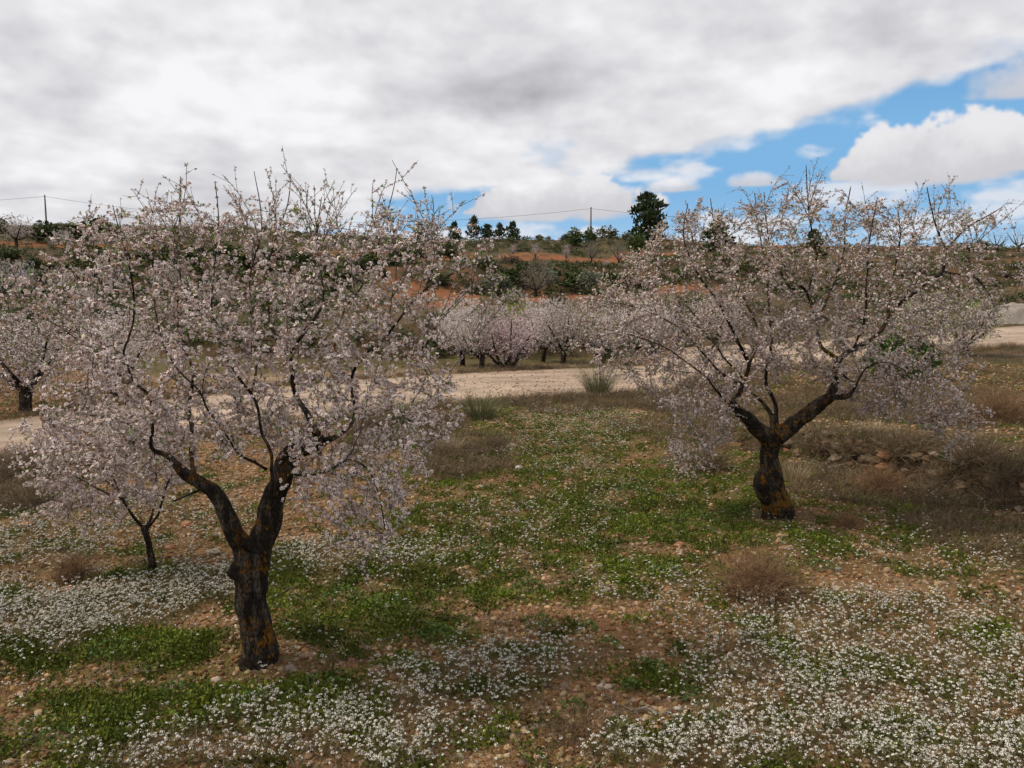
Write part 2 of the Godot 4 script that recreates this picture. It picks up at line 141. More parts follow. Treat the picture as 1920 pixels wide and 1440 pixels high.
	["almond_pink", 54.96, 84.69, 4.50, 4.27, "pink blossoming almond cut by the right edge below the ridge", ""],
	["almond_green", 19.93, 35.01, 3.04, 2.99, "almond with mixed blossom and new leaves behind the big right almond", ""],
	["almond_green", 20.61, 40.87, 3.27, 2.84, "greener leafing almond behind the big right almond's right limb", ""],
	["juniper", 12.90, 26.37, 2.12, 1.77, "dense blue-green juniper bush under the big right almond's right limb", ""],
	["bush_grey", -6.72, 110.73, 1.29, 0.84, "first low grey-green scrub bush from the left on the dry slope under the ridge", "scrub bushes on the slope under the ridge"],
	["bush_grey", -5.44, 106.44, 0.65, 0.35, "second low grey-green scrub bush from the left on the dry slope under the ridge", "scrub bushes on the slope under the ridge"],
	["bush_grey", -4.63, 113.07, 1.41, 0.65, "third low grey-green scrub bush from the left on the dry slope under the ridge", "scrub bushes on the slope under the ridge"],
	["bush_grey", -4.35, 124.39, 1.23, 0.69, "fourth low grey-green scrub bush from the left on the dry slope under the ridge", "scrub bushes on the slope under the ridge"],
	["bush_grey", -3.63, 125.30, 1.00, 0.64, "fifth low grey-green scrub bush from the left on the dry slope under the ridge", "scrub bushes on the slope under the ridge"],
	["bush_grey", -1.96, 127.14, 1.49, 0.70, "sixth low grey-green scrub bush from the left on the dry slope under the ridge", "scrub bushes on the slope under the ridge"],
	["bush_grey", -0.96, 128.16, 0.76, 0.48, "seventh low grey-green scrub bush from the left on the dry slope under the ridge", "scrub bushes on the slope under the ridge"],
	["bush_grey", -0.15, 125.30, 1.63, 1.03, "eighth low grey-green scrub bush from the left on the dry slope under the ridge", "scrub bushes on the slope under the ridge"],
	["bush_grey", 0.86, 105.53, 1.04, 0.61, "ninth low grey-green scrub bush from the left on the dry slope under the ridge", "scrub bushes on the slope under the ridge"],
	["bush_grey", 1.75, 106.04, 1.16, 0.76, "tenth low grey-green scrub bush from the left on the dry slope under the ridge", "scrub bushes on the slope under the ridge"],
	["bush_grey", 3.64, 122.76, 1.05, 0.50, "eleventh low grey-green scrub bush from the left on the dry slope under the ridge", "scrub bushes on the slope under the ridge"],
	["bush_grey", 4.41, 130.30, 1.06, 0.60, "twelfth low grey-green scrub bush from the left on the dry slope under the ridge", "scrub bushes on the slope under the ridge"],
	["bush_grey", 4.70, 112.26, 0.94, 0.48, "thirteenth low grey-green scrub bush from the left on the dry slope under the ridge", "scrub bushes on the slope under the ridge"],
	["bush_grey", 6.72, 120.39, 0.99, 0.54, "fourteenth low grey-green scrub bush from the left on the dry slope under the ridge", "scrub bushes on the slope under the ridge"],
	["bush_grey", 8.80, 137.70, 1.79, 0.80, "fifteenth low grey-green scrub bush from the left on the dry slope under the ridge", "scrub bushes on the slope under the ridge"],
	["bush_grey", 8.29, 113.34, 0.69, 0.42, "sixteenth low grey-green scrub bush from the left on the dry slope under the ridge", "scrub bushes on the slope under the ridge"],
	["bush_grey", 9.77, 122.70, 0.74, 0.33, "seventeenth low grey-green scrub bush from the left on the dry slope under the ridge", "scrub bushes on the slope under the ridge"],
	["bush_grey", 9.88, 113.12, 0.83, 0.50, "eighteenth low grey-green scrub bush from the left on the dry slope under the ridge", "scrub bushes on the slope under the ridge"],
	["bush_grey", 11.73, 116.25, 0.98, 0.51, "nineteenth low grey-green scrub bush from the left on the dry slope under the ridge", "scrub bushes on the slope under the ridge"],
	["bush_grey", 12.93, 120.64, 0.81, 0.49, "twentieth low grey-green scrub bush from the left on the dry slope under the ridge", "scrub bushes on the slope under the ridge"],
	["bush_grey", 13.59, 115.36, 0.71, 0.46, "twenty-first low grey-green scrub bush from the left on the dry slope under the ridge", "scrub bushes on the slope under the ridge"],
	["bush_grey", 15.01, 122.85, 1.27, 0.82, "twenty-second low grey-green scrub bush from the left on the dry slope under the ridge", "scrub bushes on the slope under the ridge"],
	["bush_grey", 14.49, 109.18, 1.08, 0.55, "twenty-third low grey-green scrub bush from the left on the dry slope under the ridge", "scrub bushes on the slope under the ridge"],
	["bush_grey", 18.56, 131.39, 0.85, 0.40, "twenty-fourth low grey-green scrub bush from the left on the dry slope under the ridge", "scrub bushes on the slope under the ridge"],
	["bush_grey", 16.35, 107.14, 0.76, 0.34, "twenty-fifth low grey-green scrub bush from the left on the dry slope under the ridge", "scrub bushes on the slope under the ridge"],
	["bush_grey", 20.11, 123.22, 1.09, 0.54, "twenty-sixth low grey-green scrub bush from the left on the dry slope under the ridge", "scrub bushes on the slope under the ridge"],
	["bush_dark", -3.36, 76.32, 0.83, 0.48, "first dark scrub bush from the left along the lip of the upper terrace", "scrub bushes along the upper terrace lip"],
	["bush_dark", -2.06, 76.21, 0.62, 0.37, "second dark scrub bush from the left along the lip of the upper terrace", "scrub bushes along the upper terrace lip"],
	["bush_dark", 1.19, 78.77, 1.00, 0.71, "third dark scrub bush from the left along the lip of the upper terrace", "scrub bushes along the upper terrace lip"],
	["bush_dark", 2.93, 76.42, 0.66, 0.39, "fourth dark scrub bush from the left along the lip of the upper terrace", "scrub bushes along the upper terrace lip"],
	["bush_dark", 4.31, 76.31, 0.75, 0.44, "fifth dark scrub bush from the left along the lip of the upper terrace", "scrub bushes along the upper terrace lip"],
	["bush_dark", 7.90, 79.04, 1.14, 0.67, "sixth dark scrub bush from the left along the lip of the upper terrace", "scrub bushes along the upper terrace lip"],
	["bush_dark", 9.47, 80.66, 0.89, 0.49, "seventh dark scrub bush from the left along the lip of the upper terrace", "scrub bushes along the upper terrace lip"],
	["bush_dark", 12.75, 89.17, 0.93, 0.67, "eighth dark scrub bush from the left along the lip of the upper terrace", "scrub bushes along the upper terrace lip"],
	["bush_dark", -45.49, 72.62, 1.58, 0.74, "first dark heathy bush from the left on the left hillside bank", "bushes on the left hillside bank"],
	["bush_dark", -46.84, 75.36, 2.01, 1.15, "second dark heathy bush from the left on the left hillside bank", "bushes on the left hillside bank"],
	["bush_dark", -43.67, 71.47, 1.90, 1.02, "third dark heathy bush from the left on the left hillside bank", "bushes on the left hillside bank"],
	["bush_dark", -42.87, 71.58, 1.39, 0.75, "fourth dark heathy bush from the left on the left hillside bank", "bushes on the left hillside bank"],
	["bush_dark", -43.55, 73.68, 1.95, 1.05, "fifth dark heathy bush from the left on the left hillside bank", "bushes on the left hillside bank"],
	["bush_dark", -40.93, 70.31, 1.72, 0.89, "sixth dark heathy bush from the left on the left hillside bank", "bushes on the left hillside bank"],
	["bush_dark", -41.99, 73.25, 1.28, 0.69, "seventh dark heathy bush from the left on the left hillside bank", "bushes on the left hillside bank"],
	["bush_dark", -39.96, 71.26, 1.74, 0.97, "eighth dark heathy bush from the left on the left hillside bank", "bushes on the left hillside bank"],
	["bush_dark", -39.98, 72.52, 1.88, 1.06, "ninth dark heathy bush from the left on the left hillside bank", "bushes on the left hillside bank"],
	["bush_dark", -38.55, 71.15, 2.01, 1.08, "tenth dark heathy bush from the left on the left hillside bank", "bushes on the left hillside bank"],
	["bush_dark", -37.11, 70.31, 1.56, 0.79, "eleventh dark heathy bush from the left on the left hillside bank", "bushes on the left hillside bank"],
	["bush_dark", -37.28, 71.25, 2.09, 1.04, "twelfth dark heathy bush from the left on the left hillside bank", "bushes on the left hillside bank"],
	["bush_dark", -36.73, 72.09, 1.86, 0.81, "thirteenth dark heathy bush from the left on the left hillside bank", "bushes on the left hillside bank"],
	["bush_dark", -36.52, 73.24, 1.81, 0.87, "fourteenth dark heathy bush from the left on the left hillside bank", "bushes on the left hillside bank"],
	["bush_dark", -35.18, 71.77, 1.74, 0.94, "fifteenth dark heathy bush from the left on the left hillside bank", "bushes on the left hillside bank"],
	["bush_dark", -37.06, 76.71, 1.59, 0.84, "sixteenth dark heathy bush from the left on the left hillside bank", "bushes on the left hillside bank"],
	["bush_dark", -34.29, 72.51, 1.74, 0.71, "seventeenth dark heathy bush from the left on the left hillside bank", "bushes on the left hillside bank"],
	["bush_dark", -35.12, 76.28, 1.08, 0.46, "eighteenth dark heathy bush from the left on the left hillside bank", "bushes on the left hillside bank"],
	["bush_dark", -34.63, 76.70, 1.27, 0.52, "nineteenth dark heathy bush from the left on the left hillside bank", "bushes on the left hillside bank"],
	["bush_dark", -33.13, 75.12, 1.78, 0.92, "twentieth dark heathy bush from the left on the left hillside bank", "bushes on the left hillside bank"],
	["bush_dark", -31.49, 70.50, 1.21, 0.70, "first dark green bush from the left on the hillside behind the big left almond", "hillside bushes behind the big left almond"],
	["bush_dark", -32.54, 74.91, 1.48, 1.01, "second dark green bush from the left on the hillside behind the big left almond", "hillside bushes behind the big left almond"],
	["bush_dark", -36.62, 86.78, 2.68, 1.35, "third dark green bush from the left on the hillside behind the big left almond", "hillside bushes behind the big left almond"],
	["bush_dark", -31.09, 75.75, 2.29, 1.62, "fourth dark green bush from the left on the hillside behind the big left almond", "hillside bushes behind the big left almond"],
	["bush_dark", -29.83, 75.01, 2.66, 1.68, "fifth dark green bush from the left on the hillside behind the big left almond", "hillside bushes behind the big left almond"],
	["bush_dark", -31.75, 81.48, 2.49, 1.53, "sixth dark green bush from the left on the hillside behind the big left almond", "hillside bushes behind the big left almond"],
	["bush_dark", -26.38, 70.18, 2.17, 1.22, "seventh dark green bush from the left on the hillside behind the big left almond", "hillside bushes behind the big left almond"],
	["bush_dark", -33.52, 92.16, 1.80, 1.11, "eighth dark green bush from the left on the hillside behind the big left almond", "hillside bushes behind the big left almond"],
	["bush_dark", -29.45, 82.90, 2.59, 1.80, "ninth dark green bush from the left on the hillside behind the big left almond", "hillside bushes behind the big left almond"],
	["bush_dark", -26.07, 75.21, 1.67, 0.92, "tenth dark green bush from the left on the hillside behind the big left almond", "hillside bushes behind the big left almond"],
	["bush_dark", -25.08, 75.73, 2.93, 2.05, "eleventh dark green bush from the left on the hillside behind the big left almond", "hillside bushes behind the big left almond"],
	["bush_dark", -24.87, 76.99, 3.02, 1.81, "twelfth dark green bush from the left on the hillside behind the big left almond", "hillside bushes behind the big left almond"],
	["bush_dark", -23.98, 76.46, 3.00, 1.79, "thirteenth dark green bush from the left on the hillside behind the big left almond", "hillside bushes behind the big left almond"],
	["bush_dark", -22.79, 74.99, 1.49, 0.94, "fourteenth dark green bush from the left on the hillside behind the big left almond", "hillside bushes behind the big left almond"],
	["bush_dark", -22.42, 76.88, 2.67, 1.81, "fifteenth dark green bush from the left on the hillside behind the big left almond", "hillside bushes behind the big left almond"],
	["bush_dark", -21.17, 74.47, 1.74, 1.22, "sixteenth dark green bush from the left on the hillside behind the big left almond", "hillside bushes behind the big left almond"],
	["bush_dark", -21.36, 79.92, 1.85, 0.96, "seventeenth dark green bush from the left on the hillside behind the big left almond", "hillside bushes behind the big left almond"],
	["bush_dark", -19.72, 77.38, 2.38, 1.42, "eighteenth dark green bush from the left on the hillside behind the big left almond", "hillside bushes behind the big left almond"],
	["bush_dark", -18.28, 74.04, 2.51, 1.28, "nineteenth dark green bush from the left on the hillside behind the big left almond", "hillside bushes behind the big left almond"],
	["bush_dark", -18.24, 77.68, 2.26, 1.27, "twentieth dark green bush from the left on the hillside behind the big left almond", "hillside bushes behind the big left almond"],
	["bush_dark", -17.05, 74.87, 2.07, 1.17, "twenty-first dark green bush from the left on the hillside behind the big left almond", "hillside bushes behind the big left almond"],
	["bush_dark", -15.87, 74.34, 1.34, 0.72, "twenty-second dark green bush from the left on the hillside behind the big left almond", "hillside bushes behind the big left almond"],
	["bush_dark", -14.61, 71.21, 2.65, 1.62, "twenty-third dark green bush from the left on the hillside behind the big left almond", "hillside bushes behind the big left almond"],
	["bush_dark", -14.33, 72.56, 1.95, 1.20, "twenty-fourth dark green bush from the left on the hillside behind the big left almond", "hillside bushes behind the big left almond"],
	["bush_dark", -13.41, 74.03, 2.07, 1.45, "twenty-fifth dark green bush from the left on the hillside behind the big left almond", "hillside bushes behind the big left almond"],
	["bush_dark", -13.22, 76.64, 2.78, 1.47, "twenty-sixth dark green bush from the left on the hillside behind the big left almond", "hillside bushes behind the big left almond"],
	["bush_dark", -11.74, 72.14, 1.35, 0.92, "twenty-seventh dark green bush from the left on the hillside behind the big left almond", "hillside bushes behind the big left almond"],
	["bush_dark", -11.33, 76.32, 1.80, 1.20, "twenty-eighth dark green bush from the left on the hillside behind the big left almond", "hillside bushes behind the big left almond"],
	["bush_dark", -12.71, 93.61, 2.61, 1.60, "twenty-ninth dark green bush from the left on the hillside behind the big left almond", "hillside bushes behind the big left almond"],
	["bush_dark", -10.26, 80.09, 1.65, 1.02, "thirtieth dark green bush from the left on the hillside behind the big left almond", "hillside bushes behind the big left almond"],
	["bush_dark", -11.31, 98.60, 2.20, 1.49, "thirty-first dark green bush from the left on the hillside behind the big left almond", "hillside bushes behind the big left almond"],
	["bush_dark", -7.71, 73.91, 1.31, 0.86, "thirty-second dark green bush from the left on the hillside behind the big left almond", "hillside bushes behind the big left almond"],
	["bush_dark", -6.51, 70.67, 2.33, 1.15, "thirty-third dark green bush from the left on the hillside behind the big left almond", "hillside bushes behind the big left almond"],
	["bush_dark", -7.34, 89.53, 2.83, 2.01, "thirty-fourth dark green bush from the left on the hillside behind the big left almond", "hillside bushes behind the big left almond"],
	["bush_brown", -29.41, 47.42, 1.00, 0.52, "first brown dry bush from the left on the lowest left bank", "bushes on the lowest left bank"],
	["bush_brown", -27.94, 46.25, 1.07, 0.42, "second brown dry bush from the left on the lowest left bank", "bushes on the lowest left bank"],
	["bush_brown", -27.47, 48.54, 0.87, 0.37, "third brown dry bush from the left on the lowest left bank", "bushes on the lowest left bank"],
	["bush_brown", -26.58, 48.44, 1.25, 0.62, "fourth brown dry bush from the left on the lowest left bank", "bushes on the lowest left bank"],
	["bush_brown", -24.16, 47.82, 1.12, 0.47, "fifth brown dry bush from the left on the lowest left bank", "bushes on the lowest left bank"],
	["bush_brown", -22.46, 46.47, 1.50, 0.64, "sixth brown dry bush from the left on the lowest left bank", "bushes on the lowest left bank"],
	["bush_brown", -21.47, 46.04, 0.86, 0.41, "seventh brown dry bush from the left on the lowest left bank", "bushes on the lowest left bank"],
	["bush_brown", -19.65, 45.71, 1.17, 0.55, "eighth brown dry bush from the left on the lowest left bank", "bushes on the lowest left bank"],
	["bush_brown", -18.83, 46.36, 0.94, 0.47, "ninth brown dry bush from the left on the lowest left bank", "bushes on the lowest left bank"],
	["bush_brown", -17.94, 48.12, 0.96, 0.41, "tenth brown dry bush from the left on the lowest left bank", "bushes on the lowest left bank"],
	["bush_brown", -3.62, 45.28, 1.12, 0.60, "first brownish dry bush from the left on the bank behind the almond row", "bushes on the bank behind the almond row"],
	["bush_brown", -3.09, 44.64, 0.66, 0.28, "second brownish dry bush from the left on the bank behind the almond row", "bushes on the bank behind the almond row"],
	["bush_brown", -1.90, 45.28, 1.24, 0.61, "third brownish dry bush from the left on the bank behind the almond row", "bushes on the bank behind the almond row"],
	["bush_brown", -1.15, 44.53, 0.62, 0.34, "fourth brownish dry bush from the left on the bank behind the almond row", "bushes on the bank behind the almond row"],
	["bush_brown", -0.44, 45.39, 1.30, 0.70, "fifth brownish dry bush from the left on the bank behind the almond row", "bushes on the bank behind the almond row"],
	["bush_brown", 0.58, 45.39, 1.31, 0.70, "sixth brownish dry bush from the left on the bank behind the almond row", "bushes on the bank behind the almond row"],
	["bush_brown", 1.87, 45.39, 1.06, 0.50, "seventh brownish dry bush from the left on the bank behind the almond row", "bushes on the bank behind the almond row"],
	["bush_brown", 2.39, 45.17, 1.05, 0.49, "eighth brownish dry bush from the left on the bank behind the almond row", "bushes on the bank behind the almond row"],
	["bush_brown", 3.41, 45.39, 1.21, 0.64, "ninth brownish dry bush from the left on the bank behind the almond row", "bushes on the bank behind the almond row"],
	["bush_brown", 4.54, 44.96, 1.21, 0.61, "tenth brownish dry bush from the left on the bank behind the almond row", "bushes on the bank behind the almond row"],
	["bush_brown", 5.32, 45.05, 1.14, 0.54, "eleventh brownish dry bush from the left on the bank behind the almond row", "bushes on the bank behind the almond row"],
	["bush_brown", 6.08, 46.40, 0.77, 0.31, "twelfth brownish dry bush from the left on the bank behind the almond row", "bushes on the bank behind the almond row"],
	["bush_brown", 7.60, 46.86, 1.20, 0.48, "thirteenth brownish dry bush from the left on the bank behind the almond row", "bushes on the bank behind the almond row"],
	["bush_brown", 7.74, 43.82, 1.02, 0.50, "fourteenth brownish dry bush from the left on the bank behind the almond row", "bushes on the bank behind the almond row"],
	["bush_brown", 9.26, 47.19, 0.75, 0.32, "fifteenth brownish dry bush from the left on the bank behind the almond row", "bushes on the bank behind the almond row"],
	["bush_brown", 8.88, 41.27, 1.13, 0.49, "sixteenth brownish dry bush from the left on the bank behind the almond row", "bushes on the bank behind the almond row"],
	["bush_grey", 44.76, 111.77, 1.47, 0.67, "first grey-green scrub bush from the left on the right hillside", "scrub bushes on the right hillside"],
	["bush_grey", 44.93, 108.52, 1.20, 0.70, "second grey-green scrub bush from the left on the right hillside", "scrub bushes on the right hillside"],
	["bush_grey", 36.86, 85.81, 1.85, 0.99, "third grey-green scrub bush from the left on the right hillside", "scrub bushes on the right hillside"],
	["bush_grey", 38.30, 86.31, 1.08, 0.57, "fourth grey-green scrub bush from the left on the right hillside", "scrub bushes on the right hillside"],
	["bush_grey", 49.10, 108.00, 2.39, 1.04, "fifth grey-green scrub bush from the left on the right hillside", "scrub bushes on the right hillside"],
	["bush_grey", 65.92, 141.65, 2.01, 0.84, "sixth grey-green scrub bush from the left on the right hillside", "scrub bushes on the right hillside"],
	["bush_grey", 42.21, 87.41, 1.43, 0.66, "seventh grey-green scrub bush from the left on the right hillside", "scrub bushes on the right hillside"],
	["bush_grey", 57.17, 115.50, 2.56, 1.39, "eighth grey-green scrub bush from the left on the right hillside", "scrub bushes on the right hillside"],
	["bush_grey", 60.81, 120.38, 2.55, 1.50, "ninth grey-green scrub bush from the left on the right hillside", "scrub bushes on the right hillside"],
	["bush_grey", 58.98, 112.69, 2.93, 1.18, "tenth grey-green scrub bush from the left on the right hillside", "scrub bushes on the right hillside"],
	["bush_grey", 54.98, 103.31, 1.77, 0.72, "eleventh grey-green scrub bush from the left on the right hillside", "scrub bushes on the right hillside"],
	["bush_grey", 50.23, 91.22, 1.72, 0.81, "twelfth grey-green scrub bush from the left on the right hillside", "scrub bushes on the right hillside"],
	["bush_grey", 77.11, 138.48, 3.43, 1.71, "thirteenth grey-green scrub bush from the left on the right hillside", "scrub bushes on the right hillside"],
	["bush_grey", 81.07, 140.31, 2.02, 0.83, "fourteenth grey-green scrub bush from the left on the right hillside", "scrub bushes on the right hillside"],
	["bush_grey", 81.98, 139.90, 2.04, 0.98, "fifteenth grey-green scrub bush from the left on the right hillside", "scrub bushes on the right hillside"],
	["bush_grey", 84.26, 140.82, 1.57, 0.93, "sixteenth grey-green scrub bush from the left on the right hillside", "scrub bushes on the right hillside"],
	["bush_grey", 68.24, 111.53, 1.89, 0.96, "seventeenth grey-green scrub bush from the left on the right hillside", "scrub bushes on the right hillside"],
	["bush_grey", 71.69, 114.98, 1.41, 0.72, "eighteenth grey-green scrub bush from the left on the right hillside", "scrub bushes on the right hillside"],
	["bush_dark", 17.09, 82.92, 2.04, 1.08, "first dark bush from the left on the hillside behind the big right almond", "hillside bushes behind the big right almond"],
	["bush_dark", 18.24, 84.56, 1.66, 1.03, "second dark bush from the left on the hillside behind the big right almond", "hillside bushes behind the big right almond"],
	["bush_dark", 21.79, 87.55, 2.00, 1.40, "third dark bush from the left on the hillside behind the big right almond", "hillside bushes behind the big right almond"],
	["bush_dark", 25.62, 93.57, 2.26, 1.20, "fourth dark bush from the left on the hillside behind the big right almond", "hillside bushes behind the big right almond"],
	["bush_dark", 29.47, 99.39, 1.43, 0.95, "fifth dark bush from the left on the hillside behind the big right almond", "hillside bushes behind the big right almond"],
	["bush_dark", 36.14, 107.57, 1.60, 0.80, "sixth dark bush from the left on the hillside behind the big right almond", "hillside bushes behind the big right almond"],
	["bush_dark", 48.31, 137.49, 2.59, 1.60, "seventh dark bush from the left on the hillside behind the big right almond", "hillside bushes behind the big right almond"],
	["bush_dark", 53.24, 140.94, 3.16, 1.55, "eighth dark bush from the left on the hillside behind the big right almond", "hillside bushes behind the big right almond"],
	["vine", -1.16, 68.12, 0.35, 0.35, "first small dark pruned vine stump from the left on the lower orange terrace", "pruned vine stumps on the lower orange terrace"],
	["vine", -0.38, 67.92, 0.38, 0.47, "second small dark pruned vine stump from the left on the lower orange terrace", "pruned vine stumps on the lower orange terrace"],
	["vine", 0.51, 66.09, 0.37, 0.46, "third small dark pruned vine stump from the left on the lower orange terrace", "pruned vine stumps on the lower orange terrace"],
	["vine", 0.95, 65.28, 0.36, 0.51, "fourth small dark pruned vine stump from the left on the lower orange terrace", "pruned vine stumps on the lower orange terrace"],
	["vine", 1.74, 65.89, 0.33, 0.44, "fifth small dark pruned vine stump from the left on the lower orange terrace", "pruned vine stumps on the lower orange terrace"],
	["vine", 2.34, 68.93, 0.33, 0.34, "sixth small dark pruned vine stump from the left on the lower orange terrace", "pruned vine stumps on the lower orange terrace"],
	["vine", 2.84, 65.99, 0.33, 0.33, "seventh small dark pruned vine stump from the left on the lower orange terrace", "pruned vine stumps on the lower orange terrace"],
	["vine", 3.76, 66.60, 0.31, 0.31, "eighth small dark pruned vine stump from the left on the lower orange terrace", "pruned vine stumps on the lower orange terrace"],
	["vine", 4.20, 67.71, 0.39, 0.55, "ninth small dark pruned vine stump from the left on the lower orange terrace", "pruned vine stumps on the lower orange terrace"],
	["vine", 5.16, 68.52, 0.36, 0.40, "tenth small dark pruned vine stump from the left on the lower orange terrace", "pruned vine stumps on the lower orange terrace"],
	["vine", 5.87, 70.45, 0.38, 0.52, "eleventh small dark pruned vine stump from the left on the lower orange terrace", "pruned vine stumps on the lower orange terrace"],
	["vine", 6.79, 70.74, 0.38, 0.39, "twelfth small dark pruned vine stump from the left on the lower orange terrace", "pruned vine stumps on the lower orange terrace"],
]
